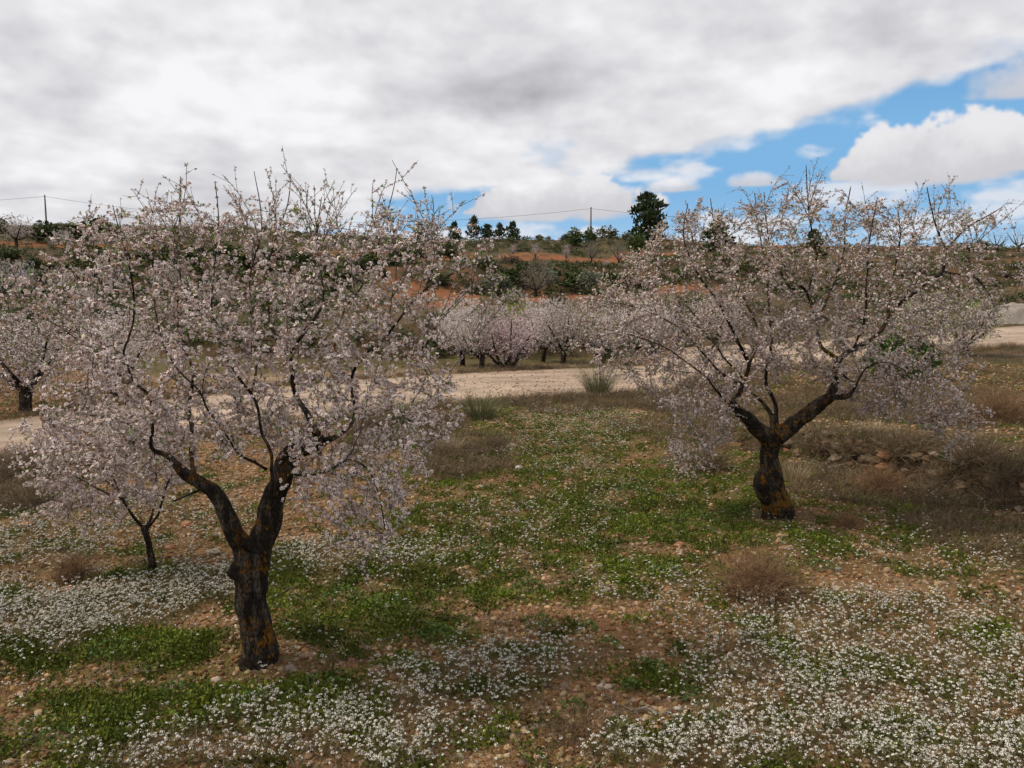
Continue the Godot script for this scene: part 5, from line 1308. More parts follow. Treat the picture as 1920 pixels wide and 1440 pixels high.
func _ready() -> void:
	rng.seed = 7
	# camera
	var cam := Camera3D.new()
	cam.name = "camera"
	cam.position = Vector3(0, 3.3, 0)
	cam.rotation_degrees.x = -6.1
	cam.fov = 51.28
	cam.far = 2000.0
	cam.near = 0.05
	add_child(cam)
	for q in [[noise_a, 11, 0.1, 4], [noise_b, 23, 0.1, 3], [noise_c, 37, 0.05, 5]]:
		q[0].noise_type = FastNoiseLite.TYPE_SIMPLEX_SMOOTH
		q[0].seed = q[1]
		q[0].frequency = q[2]
		q[0].fractal_octaves = q[3]
	# sky, exposure
	var we := WorldEnvironment.new()
	we.name = "environment"
	var env := Environment.new()
	env.background_mode = Environment.BG_SKY
	env.sky = make_sky()
	env.tonemap_mode = Environment.TONE_MAPPER_LINEAR
	env.tonemap_exposure = 1.0
	env.sdfgi_enabled = true
	env.ssao_enabled = true
	env.ssil_enabled = true
	we.environment = env
	add_child(we)
	# the sun, behind thin cloud
	var sun := DirectionalLight3D.new()
	sun.name = "sun"
	sun.light_color = Color(1.0, 0.95, 0.88)
	sun.light_energy = 1.05
	sun.light_angular_distance = 7.0
	sun.shadow_enabled = true
	sun.sky_mode = DirectionalLight3D.SKY_MODE_LIGHT_ONLY
	sun.rotation_degrees = Vector3(-52.0, -90.0, 0.0)
	add_child(sun)
	make_materials()
	make_ground()
	make_main_trees()
	make_far_plants()
	make_near_things()
	make_ground_cover()


func make_materials() -> void:
	mats.petal = mat(0.75, 0.36)
	mats.leaf = mat(0.65, 0.35)
	mats.dry = mat(0.9, 0.15)
	mats.twig = mat(0.9)
	var bark := mat(0.92)
	bark.uv1_triplanar = true
	bark.uv1_scale = Vector3(7.0, 1.6, 7.0)
	bark.albedo_texture = noise_tex(512, 0.02, FastNoiseLite.TYPE_SIMPLEX_SMOOTH, 3, ramp(PackedFloat32Array([0.25, 0.5, 0.75]), PackedColorArray([Color(0.30, 0.28, 0.26), Color(0.80, 0.79, 0.77), Color(1, 1, 1)])), 5)
	bark.heightmap_enabled = true
	bark.heightmap_scale = 3.0
	bark.heightmap_texture = noise_tex(512, 0.02, FastNoiseLite.TYPE_SIMPLEX_SMOOTH, 3, null, 5)
	mats.bark = bark
	var stone := mat(0.9)
	stone.uv1_triplanar = true
	stone.uv1_scale = Vector3(2.0, 2.0, 2.0)
	stone.albedo_texture = noise_tex(256, 0.03, FastNoiseLite.TYPE_SIMPLEX_SMOOTH, 8, ramp(PackedFloat32Array([0.2, 0.8]), PackedColorArray([Color(0.72, 0.68, 0.64), Color(1, 1, 1)])), 5)
	mats.stone = stone
	var soil := mat(0.97)
	soil.uv1_triplanar = true
	soil.uv1_world_triplanar = true
	soil.uv1_scale = Vector3(0.9, 0.9, 0.9)
	soil.albedo_texture = noise_tex(1024, 0.035, FastNoiseLite.TYPE_CELLULAR, 5, ramp(PackedFloat32Array([0.0, 0.35, 0.7, 1.0]), PackedColorArray([Color(1, 0.98, 0.95), Color(0.92, 0.89, 0.86), Color(0.72, 0.69, 0.67), Color(0.5, 0.48, 0.46)])), 3)
	soil.heightmap_enabled = true
	soil.heightmap_scale = 2.0
	soil.heightmap_flip_texture = true
	soil.heightmap_texture = noise_tex(1024, 0.035, FastNoiseLite.TYPE_CELLULAR, 5, null, 3)
	mats.soil = soil


func ground_color(x: float, d: float) -> Color:
	var n := noise_a.get_noise_2d(x * 3.0, d * 3.0)
	var n2 := noise_b.get_noise_2d(x * 14.0, d * 14.0)
	var soil := Color(0.235, 0.130, 0.062).lerp(Color(0.375, 0.240, 0.136), clampf(0.4 + 0.7 * n + 0.6 * n2, 0.0, 1.0))
	var t := hill_t(x, d) + 6.0 * noise_a.get_noise_2d(x * 0.7, d * 0.9) + 4.0 * noise_b.get_noise_2d(x * 1.3, d * 2.0) + 1.5 * n2
	if d < 44.0 or t < 0.0:
		var gr := look(green_map, x, d)
		var fl := look(flower_map, x, d)
		var dr := look(dry_map, x, d)
		var c := soil.lerp(Color(0.125, 0.118, 0.028), clampf(gr * 0.85 + 0.35 * n, 0.0, 0.85))
		c = c.lerp(Color(0.20, 0.15, 0.062), fl * 0.6)
		c = c.lerp(Color(0.115, 0.085, 0.054), dr * 0.85)
		if d > 20.0 and x < 6.0:
			var k := smoothstep(20.0, 26.0, d + 0.7 * x)
			var far := Color(0.40, 0.30, 0.20).lerp(Color(0.15, 0.13, 0.058), smoothstep(36.5, 41.0, d - 0.35 * x + 2.0 * n))
			c = c.lerp(far, k)
		var e := tab(TERRACE_SIDE, d)
		if x > e - 1.0:
			c = c.lerp(Color(0.125, 0.09, 0.056).lerp(Color(0.075, 0.075, 0.03), clampf(0.5 + 1.4 * n, 0.0, 1.0)), smoothstep(e - 1.0, e + 1.0, x) * 0.85)
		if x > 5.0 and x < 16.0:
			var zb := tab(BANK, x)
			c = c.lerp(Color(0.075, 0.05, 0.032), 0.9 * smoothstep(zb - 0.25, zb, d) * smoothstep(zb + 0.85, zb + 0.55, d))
		if d < 4.5:
			c = c.lerp(Color(0.15, 0.13, 0.06), 0.5)
		return c
	var scrub := Color(0.165, 0.122, 0.066).lerp(Color(0.06, 0.062, 0.025), clampf(0.5 + 0.9 * n2 + 0.4 * n, 0.0, 1.0))
	var dark := Color(0.055, 0.055, 0.024).lerp(Color(0.10, 0.07, 0.038), clampf(0.5 + n2, 0.0, 1.0))
	var orange := Color(0.34, 0.135, 0.052).lerp(Color(0.23, 0.105, 0.048), clampf(0.5 + n2, 0.0, 1.0))
	var meadow := Color(0.095, 0.09, 0.04)
	var left := smoothstep(-9.0, -14.0, x)
	var right := smoothstep(16.0, 24.0, x)
	var c := scrub
	if t < 3.0:
		c = Color(0.115, 0.076, 0.043).lerp(dark, clampf(0.4 + n2, 0.0, 1.0))
	elif t < 15.0:
		c = Color(0.14, 0.105, 0.06).lerp(meadow, left)
	elif t < 24.5:
		c = orange.lerp(meadow, maxf(left, right * 0.8))
	elif t < 40.0:
		c = dark.lerp(Color(0.20, 0.10, 0.05), clampf(0.3 + 1.5 * n, 0.0, 0.8))
	elif t < 49.5:
		c = dark.lerp(scrub, 0.5)
	elif t < 56.5:
		c = orange.lerp(scrub, maxf(smoothstep(30.0, 40.0, x) * 0.6, smoothstep(-60.0, -72.0, x)))
	if right > 0.0 and t > 59.0:
		c = c.lerp(Color(0.19, 0.09, 0.042).lerp(dark, clampf(0.5 + 2.0 * n, 0.0, 1.0)), right * 0.8)
		if t > 84.0 and t < 93.0:
			c = c.lerp(orange, right * 0.8)
	return c


func make_ground() -> void:
	for k in ROAD_NEAR.size() / 2:
		road_poly.append(Vector2(ROAD_NEAR[k * 2], ROAD_NEAR[k * 2 + 1]))
	for k in range(ROAD_FAR.size() / 2 - 1, -1, -1):
		road_poly.append(Vector2(ROAD_FAR[k * 2], ROAD_FAR[k * 2 + 1]))
	for k in 3:
		var map := PackedFloat32Array()
		map.resize(MAP_W * MAP_H)
		if k == 0:
			flower_map = paint(map, FLOWERS)
		elif k == 1:
			green_map = paint(map, GREENS)
		else:
			dry_map = paint(map, DRY)
	var m := Mb.new()
	var angles := PackedFloat32Array()
	var a := -180.0
	while a < 180.01:
		angles.append(deg_to_rad(a))
		a += 0.22 if absf(a) < 41.0 else (1.0 if absf(a) < 60.0 else 4.0)
	var radii := PackedFloat32Array([0.0])
	var r := 0.6
	while r < 900.0:
		radii.append(r)
		r *= 1.015 if r > 4.0 and r < 210.0 else 1.09
	var w := angles.size()
	for q in radii:
		for an in angles:
			var x: float = sin(an) * q
			var d: float = cos(an) * q
			var y := ground(x, d)
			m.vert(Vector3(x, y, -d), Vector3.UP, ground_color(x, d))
	for i in radii.size() - 1:
		for k in w - 1:
			var p := i * w + k
			if i > 0:
				m.tri(p, p + 1, p + w)
			m.tri(p + 1, p + w + 1, p + w)
	for i in range(1, radii.size() - 1):
		for k in w:
			var p := i * w + k
			var du := m.v[i * w + mini(k + 1, w - 1)] - m.v[i * w + maxi(k - 1, 0)]
			var nn := du.cross(m.v[p + w] - m.v[p - w]).normalized()
			m.n[p] = nn if nn.y > 0.0 else -nn
	var g := put("ground", m.mesh(mats.soil))
	g.set_meta("kind", "structure")
	# the dirt road
	m = Mb.new()
	var rows := 150
	for i in rows + 1:
		var u := i * (ROAD_NEAR.size() / 2 - 1) / float(rows)
		var k := mini(int(u), ROAD_NEAR.size() / 2 - 2)
		var f := u - k
		var p0 := Vector2(ROAD_NEAR[k * 2], ROAD_NEAR[k * 2 + 1]).lerp(Vector2(ROAD_NEAR[k * 2 + 2], ROAD_NEAR[k * 2 + 3]), f)
		var uu := i * (ROAD_FAR.size() / 2 - 1) / float(rows)
		var kk := mini(int(uu), ROAD_FAR.size() / 2 - 2)
		var p1 := Vector2(ROAD_FAR[kk * 2], ROAD_FAR[kk * 2 + 1]).lerp(Vector2(ROAD_FAR[kk * 2 + 2], ROAD_FAR[kk * 2 + 3]), uu - kk)
		for j in 25:
			var q := p0.lerp(p1, clampf(j / 24.0 + (0.02 * noise_b.get_noise_2d(p0.x * 8.0, j) if j == 0 or j == 24 else 0.0), -0.05, 1.05))
			var edge := minf(j, 24 - j) / 24.0
			var y := height(q.x, q.y) + 0.05 * smoothstep(0.0, 0.06, edge) - 0.015 + 0.01 * noise_a.get_noise_2d(q.x * 8.0, q.y * 8.0)
			var rut := 0.0
			for c in [0.28, 0.42, 0.62, 0.76]:
				rut += exp(-((j / 24.0 - c - 0.02 * sin(u * 3.0)) / 0.03) ** 2)
			var col := Color(0.56, 0.46, 0.375).lerp(Color(0.44, 0.355, 0.28), clampf(0.5 + 1.2 * noise_b.get_noise_2d(q.x * 6.0, q.y * 6.0), 0.0, 1.0))
			col = col.lerp(Color(0.64, 0.54, 0.45), clampf(rut, 0.0, 1.0) * 0.7)
			col *= 1.0 + 0.5 * noise_a.get_noise_2d(q.x * 1.6, q.y * 4.5)
			col = col.lerp(Color(0.30, 0.235, 0.13), smoothstep(0.16, 0.0, edge) * clampf(0.6 + 1.5 * noise_a.get_noise_2d(q.x * 5.0, q.y * 5.0), 0.0, 1.0))
			m.vert(Vector3(q.x, y, -q.y), Vector3.UP, col)
	for i in rows:
		for j in 24:
			var p := i * 25 + j
			m.tri(p, p + 1, p + 25)
			m.tri(p + 1, p + 26, p + 25)
	put("road", m.mesh(mats.soil)).set_meta("kind", "structure")
	# stones that stick out of the bank and the field
	rng.seed = 77
	var kinds: Array[ArrayMesh] = []
	for k in 7:
		kinds.append(rock_mesh(40 + k, [Color(0.28, 0.205, 0.135), Color(0.34, 0.235, 0.145), Color(0.26, 0.165, 0.10), Color(0.33, 0.26, 0.19), Color(0.38, 0.31, 0.235), Color(0.30, 0.165, 0.095), Color(0.24, 0.19, 0.14)][k]))
	for k in 120:
		var x := rnd(5.7, 9.3)
		var zb := tab(BANK, x) + 0.25 * noise_a.get_noise_2d(x * 4.0, 11.0)
		var f := rng.randf()
		var o := put("stone", kinds[k % 7], g)
		var s := rnd(0.08, 0.34) * (1.0 if f < 0.75 else 0.6)
		o.transform = Transform3D(Basis.from_euler(Vector3(rnd(-0.5, 0.5), rnd(0, TAU), rnd(-0.4, 0.4))) * Basis.from_scale(Vector3(s, s * rnd(0.7, 1.2), s)), Vector3(x, height(x, zb + f * 0.55) - 0.02, -(zb + f * 0.55) + rnd(-0.04, 0.06)))
	for k in 200:
		var d := 4.9 + 13.0 * rng.randf() ** 1.5
		var x := rnd(-0.68, 0.68) * d
		if look(flower_map, x, d) > 0.7:
			continue
		var o := put("stone", kinds[rng.randi_range(0, 6)], g)
		var s := rnd(0.035, 0.085) * (1.0 + d * 0.02)
		o.transform = Transform3D(Basis.from_euler(Vector3(rnd(-0.3, 0.3), rnd(0, TAU), rnd(-0.3, 0.3))) * Basis.from_scale(Vector3(s, s * rnd(0.6, 1.0), s)), spot(x, d, 0.008))


func make_main_trees() -> void:
	var l := thing("almond_tree", "big blossoming almond on the left with lichened forked trunk, nearest of the trees", "tree", Vector3(-2.322, height(-2.32, 6.97), -6.974), 0.0, "blossoming almond trees in the foreground")
	big_almond(l, LIMBS_L, POLY_L, TIPS_L, 1.5, 270, 2500, 0.0165, 0.58, 0.15, 101, 1.9)
	var r := thing("almond_tree", "big wide blossoming almond on the right with short dark bulging trunk", "tree", Vector3(4.02, height(4.02, 11.85), -11.849), 0.0, "blossoming almond trees in the foreground")
	big_almond(r, LIMBS_R, POLY_R, TIPS_R, 2.2, 440, 4900, 0.0185, 0.60, 0.20, 202, 1.9, 0.2, 0.92)
	var y := thing("almond_tree", "young slim almond standing behind the big left almond's crown", "tree", Vector3(YOUNG_X, height(YOUNG_X, YOUNG_D), -YOUNG_D), 0.0, "blossoming almond trees in the foreground")
	big_almond(y, LIMBS_Y, POLY_Y, TIPS_Y, 0.8, 85, 900, 0.017, 0.70, 0.05, 303, 1.2)


func make_far_plants() -> void:
	rng.seed = 900
	var pinkish := Color(0.85, 0.785, 0.745)
	var whitish := Color(0.87, 0.825, 0.775)
	var rust := Color(0.19, 0.12, 0.075)
	var cl_a := cluster_mesh(10, 0.022, 0.0075, pinkish, rust, 0.18)
	var cl_w := cluster_mesh(10, 0.024, 0.008, whitish, rust, 0.14)
	var cl_p := cluster_mesh(10, 0.022, 0.0075, Color(0.82, 0.68, 0.68), rust, 0.15)
	var cl_g := cluster_mesh(7, 0.024, 0.006, Color(0.42, 0.36, 0.34), Color(0.16, 0.12, 0.09), 0.45)
	var lf := cluster_mesh(6, 0.022, 0.0085, Color(0.21, 0.27, 0.05), Color(0.28, 0.31, 0.08), 0.4)
	var c := Vector3(0, 0.565, 0)
	protos.almond_a = [small_almond("almond_tree", 11, 0.22, 1, c, Vector3(0.5, 0.42, 0.5), 2500, cl_a, 0.05, lf)]
	protos.almond_b = [small_almond("almond_tree", 12, 0.21, 1, c, Vector3(0.52, 0.42, 0.5), 2500, cl_w, 0.04, lf, 1.45), small_almond("almond_tree", 17, 0.22, 1, c, Vector3(0.5, 0.42, 0.5), 2400, cl_w, 0.04, lf, 1.3)]
	protos.almond_c = [small_almond("almond_tree", 13, 0.24, 1, c, Vector3(0.5, 0.42, 0.46), 2100, cl_a, 0.08, lf)]
	protos.almond_bush = [small_almond("almond_tree", 14, 0.02, 3, Vector3(0, 0.52, 0), Vector3(0.5, 0.47, 0.5), 3200, cl_p, 0.07, lf, 1.2)]
	protos.almond_far = [small_almond("almond_tree", 15, 0.28, 1, c, Vector3(0.5, 0.38, 0.48), 900, cl_w, 0.03, lf), small_almond("almond_tree", 16, 0.25, 1, c, Vector3(0.5, 0.36, 0.46), 800, cl_a, 0.06, lf)]
	protos.almond_grey = [small_almond("almond_tree", 18, 0.22, 1, c, Vector3(0.5, 0.4, 0.5), 1300, cl_g, 0.12, lf)]
	protos.almond_pink = [small_almond("almond_tree", 19, 0.3, 1, Vector3(0, 0.64, 0), Vector3(0.5, 0.36, 0.5), 700, cl_p, 0.02, lf, 1.3)]
	protos.almond_bare = [small_almond("almond_tree", 20, 0.26, 1, c, Vector3(0.5, 0.38, 0.5), 110, cl_g, 0.0, lf, 1.2)]
	protos.almond_green = [small_almond("almond_tree", 21, 0.2, 1, Vector3(0, 0.56, 0), Vector3(0.52, 0.42, 0.5), 2300, cl_w, 0.45, lf)]
	protos.green_tree = [small_almond("green_tree", 22, 0.2, 1, Vector3(0, 0.58, 0), Vector3(0.42, 0.42, 0.42), 1500, cl_w, 0.93, lf)]
	var g1 := Color(0.030, 0.045, 0.014)
	var g2 := Color(0.075, 0.095, 0.028)
	var dome := [[Vector3(0, 0.45, 0), Vector3(0.4, 0.5, 0.4)], [Vector3(-0.22, 0.32, 0.1), Vector3(0.3, 0.4, 0.3)], [Vector3(0.24, 0.3, -0.05), Vector3(0.28, 0.42, 0.3)], [Vector3(0.05, 0.25, 0.25), Vector3(0.3, 0.35, 0.25)]]
	var dome2 := [[Vector3(-0.1, 0.5, 0), Vector3(0.36, 0.46, 0.4)], [Vector3(0.25, 0.35, 0.1), Vector3(0.26, 0.38, 0.3)], [Vector3(-0.3, 0.28, -0.1), Vector3(0.22, 0.3, 0.3)]]
	protos.bush_dark = [leafy("bush", 31, dome, 900, 0.13, g1, g2), leafy("bush", 32, dome2, 900, 0.12, g1, Color(0.06, 0.085, 0.02))]
	protos.bush_green = [leafy("bush", 33, dome2, 900, 0.13, Color(0.045, 0.07, 0.02), Color(0.10, 0.13, 0.035))]
	protos.bush_grey = [leafy("bush", 34, dome, 600, 0.12, Color(0.10, 0.10, 0.055), Color(0.19, 0.18, 0.105)), leafy("bush", 35, dome2, 600, 0.12, Color(0.08, 0.09, 0.045), Color(0.16, 0.16, 0.085))]
	protos.bush_brown = [leafy("bush", 36, dome, 700, 0.11, Color(0.10, 0.075, 0.05), Color(0.19, 0.145, 0.10)), leafy("bush", 37, dome2, 700, 0.11, Color(0.085, 0.07, 0.04), Color(0.15, 0.125, 0.07))]
	protos.juniper = [leafy("bush", 38, dome, 7500, 0.06, Color(0.05, 0.08, 0.025), Color(0.12, 0.165, 0.05), 0.0, 0.8)]
	protos.olive = [leafy("olive_tree", 39, [[Vector3(0, 0.62, 0), Vector3(0.4, 0.36, 0.4)], [Vector3(-0.3, 0.52, 0.1), Vector3(0.24, 0.3, 0.25)], [Vector3(0.3, 0.52, -0.1), Vector3(0.24, 0.3, 0.25)]], 1500, 0.085, Color(0.095, 0.11, 0.07), Color(0.20, 0.215, 0.15), 0.05)]
	var pine := [[Vector3(0, 0.8, 0), Vector3(0.2, 0.2, 0.2)], [Vector3(-0.15, 0.55, 0.08), Vector3(0.3, 0.2, 0.3)], [Vector3(0.2, 0.42, 0), Vector3(0.3, 0.2, 0.3)], [Vector3(-0.1, 0.25, -0.1), Vector3(0.42, 0.22, 0.36)], [Vector3(0.12, 0.12, 0.1), Vector3(0.4, 0.18, 0.3)]]
	protos.pine = [leafy("pine_tree", 41, pine, 1100, 0.12, Color(0.022, 0.038, 0.016), Color(0.06, 0.085, 0.035), 0.03, 0.7), leafy("pine_tree", 42, pine.slice(0, 4), 900, 0.12, Color(0.03, 0.045, 0.018), Color(0.07, 0.095, 0.04), 0.03, 0.7)]
	var big := [[Vector3(0.05, 0.86, 0), Vector3(0.2, 0.14, 0.2)], [Vector3(-0.18, 0.72, 0.05), Vector3(0.25, 0.13, 0.25)], [Vector3(0.2, 0.66, 0), Vector3(0.27, 0.13, 0.28)], [Vector3(-0.25, 0.52, -0.05), Vector3(0.26, 0.11, 0.28)], [Vector3(0.15, 0.46, 0.1), Vector3(0.33, 0.12, 0.3)], [Vector3(-0.1, 0.36, 0.1), Vector3(0.3, 0.12, 0.3)], [Vector3(0.1, 0.2, -0.05), Vector3(0.3, 0.18, 0.3)], [Vector3(-0.15, 0.12, 0.0), Vector3(0.25, 0.14, 0.3)]]
	protos.pine_big = [leafy("pine_tree", 43, big, 3000, 0.075, Color(0.020, 0.033, 0.015), Color(0.055, 0.078, 0.034), 0.035, 0.8)]
	protos.vine = [leafy("vine_stump", 44, [[Vector3(0, 0.6, 0), Vector3(0.4, 0.35, 0.4)]], 60, 0.3, Color(0.05, 0.035, 0.025), Color(0.09, 0.06, 0.04), 0.12)]
	rng.seed = 910
	for p in PLANTS:
		var kind: String = p[0]
		var called := "almond_tree"
		var cat := "tree"
		if kind.begins_with("bush") or kind == "juniper":
			called = "bush"
			cat = "bush"
		elif kind.begins_with("pine"):
			called = "pine_tree"
		elif kind == "olive":
			called = "olive_tree"
		elif kind == "vine":
			called = "vine_stump"
			cat = "vine"
		elif kind == "green_tree":
			called = "young_tree"
		add_copy(kind, called, p[5], cat, Vector3(p[1], height(p[1], p[2]) - 0.03, -p[2]), rnd(0, TAU), Vector3(p[3], p[4], p[3]), p[6])


func make_near_things() -> void:
	rng.seed = 1200
	var straw1 := Color(0.26, 0.20, 0.12)
	var straw2 := Color(0.38, 0.31, 0.20)
	var grey1 := Color(0.095, 0.068, 0.043)
	var grey2 := Color(0.225, 0.168, 0.105)
	var rust1 := Color(0.16, 0.095, 0.052)
	var rust2 := Color(0.27, 0.17, 0.095)
	for p in NEAR:
		var kind: String = p[0]
		var at := spot(p[1], p[2])
		var w: float = p[3]
		var h: float = p[4]
		var o: MeshInstance3D
		var m := Mb.new()
		match kind:
			"rust_bush":
				o = put("dry_bush", twiggy(int(1300 * clampf(w, 0.4, 1.6)), w * 0.52, h, 0.0019, rust1, rust2, 0.10))
				tag(o, p[5], "dry bush", p[6])
			"grey_bush":
				o = put("dry_bush", twiggy(int(300 * clampf(w, 0.4, 2.5)), w * 0.5, h, 0.0028, grey1, grey2, 0.09))
				tag(o, p[5], "dry bush", p[6])
			"straw":
				blades(m, int(420 * clampf(w, 0.4, 2.0)), w * 0.32, h * 1.1, 0.006, 0.8, 0.5, straw1, straw2)
				o = put("dry_grass_tuft", m.mesh(mats.dry))
				tag(o, p[5], "dry grass", p[6])
			"tussock":
				blades(m, 520, w * 0.18, h * 1.3, 0.010, 1.0, 0.45, Color(0.075, 0.088, 0.038), Color(0.165, 0.17, 0.08), 4)
				blades(m, 140, w * 0.22, h * 0.7, 0.008, 1.3, 0.7, straw1, Color(0.3, 0.25, 0.15), 4)
				o = put("grass_tussock", m.mesh(mats.leaf))
				tag(o, p[5], "grass", p[6])
			"tuft":
				blades(m, 110, w * 0.38, h, 0.0065, 0.35, 0.2, Color(0.05, 0.11, 0.02), Color(0.10, 0.17, 0.04), 3)
				o = put("grass_tuft", m.mesh(mats.leaf))
				tag(o, p[5], "grass", p[6])
			"weed":
				for k in int(170 * clampf(w / 0.35, 0.5, 2.0)):
					var an := rnd(0, TAU)
					var r := w * 0.5 * sqrt(rng.randf())
					var q := Vector3(cos(an) * r, h * (1.0 - (r / w * 2.0) ** 2) * rnd(0.3, 1.0), sin(an) * r)
					var d := (rand_dir() + Vector3(cos(an), 0.5, sin(an)) * 0.7).normalized() * rnd(0.02, 0.045)
					var s := d.cross(rand_dir()).normalized() * d.length() * 0.32
					var c := Color(0.06, 0.115, 0.025).lerp(Color(0.11, 0.165, 0.04), rng.randf())
					m.quad(q, q + d * 0.55 + s, q + d, q + d * 0.55 - s, c, c)
				var t := thing("weed", p[5], "weed", at, rnd(0, TAU), p[6])
				put("leaves", m.mesh(mats.leaf), t)
				var sm := Mb.new()
				blades(sm, 24, w * 0.35, h, 0.004, 0.6, 0.3, Color(0.10, 0.13, 0.035), Color(0.16, 0.17, 0.05), 2)
				put("stems", sm.mesh(mats.leaf), t)
				continue
			"rock":
				var cc: Color = {"pale": Color(0.52, 0.44, 0.35), "tan": Color(0.46, 0.33, 0.22), "orange": Color(0.44, 0.22, 0.12), "grey": Color(0.34, 0.30, 0.26), "white": Color(0.62, 0.59, 0.55), "brown": Color(0.28, 0.18, 0.11), "dark": Color(0.19, 0.135, 0.085)}[p[7]]
				o = put("rock", rock_mesh(500 + rng.randi_range(0, 9000), cc))
				tag(o, p[5], "rock", p[6])
				o.transform = Transform3D(Basis(Vector3.UP, rnd(-0.6, 0.6)) * Basis(Vector3.FORWARD, rnd(-0.15, 0.15)) * Basis.from_scale(Vector3(w, h * 1.5, w * 0.85)), at + Vector3(0, h * 0.22, 0))
				rng.seed = 1200 + int(p[1] * 1000.0)
				continue
			"dead_branch":
				for k in 5:
					var an := rnd(-0.5, 0.5) + (PI if k % 2 else 0.0)
					var e := Vector3(cos(an) * w * 0.5, h * rnd(0.1, 1.0), sin(an) * w * 0.3)
					var s := spline([0.0, 0.05, 0.0, 0.009, e.x * 0.5, e.y * 0.6, e.z * 0.5 + 0.04, 0.006, e.x, e.y, e.z, 0.003], 0.08)
					tube(m, s[0], s[1], 5, Color(0.30, 0.27, 0.235))
				o = put("dead_branch", m.mesh(mats.twig))
				tag(o, p[5], "branch", p[6])
		o.position = at
		o.rotation.y = rnd(0, TAU) if kind != "dead_branch" else 0.0
	# heap of grey gravel by the far end of the road
	var m := Mb.new()
	for i in 21:
		for k in 41:
			var u := k / 20.0 - 1.0
			var v := i / 10.0 - 1.0
			var y := 1.9 * maxf(0.0, 1.0 - pow(absf(u), 1.6)) * maxf(0.0, 1.0 - v * v) * (1.0 + 0.35 * noise_a.get_noise_2d(u * 20.0, v * 20.0)) - 0.06
			m.vert(Vector3(u * 5.0, y, v * 2.2), Vector3.UP, Color(0.36, 0.33, 0.30) * rnd(0.85, 1.12))
	for i in 20:
		for k in 40:
			var p := i * 41 + k
			m.tri(p, p + 1, p + 41)
			m.tri(p + 1, p + 42, p + 41)
	for i in range(1, 20):
		for k in range(1, 40):
			var p := i * 41 + k
			var nn := (m.v[p + 1] - m.v[p - 1]).cross(m.v[p + 41] - m.v[p - 41]).normalized()
			m.n[p] = nn if nn.y > 0 else -nn
	var heap := put("gravel_heap", m.mesh(mats.stone))
	heap.position = Vector3(49.5, height(49.5, 79.0), -79.0)
	tag(heap, "long heap of grey gravel at the far right end of the road", "heap")
	# poles and wire on the ridge
	var tops: Array[Vector3] = []
	for q in [[-78.5, 137.0, 20.6, "slim grey utility pole on the left ridge behind dark bushes"], [13.3, 137.0, 18.6, "slim utility pole on the ridge between green bushes, left of the big pine"], [96.0, 150.0, 18.3, ""], [-172.0, 150.0, 21.0, ""]]:
		var base := height(q[0], q[1])
		tops.append(Vector3(q[0], q[2] - 0.25, -q[1]))
		if q[3] == "":
			continue
		var t := thing("utility_pole", q[3], "pole", Vector3(q[0], base, -q[1]), 0.0, "utility poles on the ridge")
		var pm := Mb.new()
		tube(pm, PackedVector3Array([Vector3(0, -0.5, 0), Vector3(0, (q[2] - base) * 0.5, 0), Vector3(0, q[2] - base, 0)]), PackedFloat32Array([0.15, 0.13, 0.10]), 10, Color(0.17, 0.145, 0.12))
		put("shaft", pm.mesh(mats.twig), t)
		var ins := Mb.new()
		tube(ins, PackedVector3Array([Vector3(0, q[2] - base - 0.3, 0.1), Vector3(0, q[2] - base - 0.22, 0.1), Vector3(0, q[2] - base - 0.12, 0.1)]), PackedFloat32Array([0.05, 0.08, 0.05]), 8, Color(0.25, 0.2, 0.17))
		put("insulator", ins.mesh(mats.twig), t)
	for q in [[3, 0, 1.5, "overhead wire running left out of the picture from the left pole"], [0, 1, 3.2, "long sagging overhead wire between the two ridge poles"], [1, 2, 2.0, "overhead wire running right from the pole beside the big pine"]]:
		var pts := PackedVector3Array()
		var rr := PackedFloat32Array()
		for k in 25:
			var f := k / 24.0
			pts.append(tops[q[0]].lerp(tops[q[1]], f) - Vector3(0, q[2] * 4.0 * f * (1.0 - f), 0))
			rr.append(0.022)
		var wm := Mb.new()
		tube(wm, pts, rr, 5, Color(0.05, 0.05, 0.055))
		tag(put("overhead_wire", wm.mesh(mats.twig)), q[3], "wire")


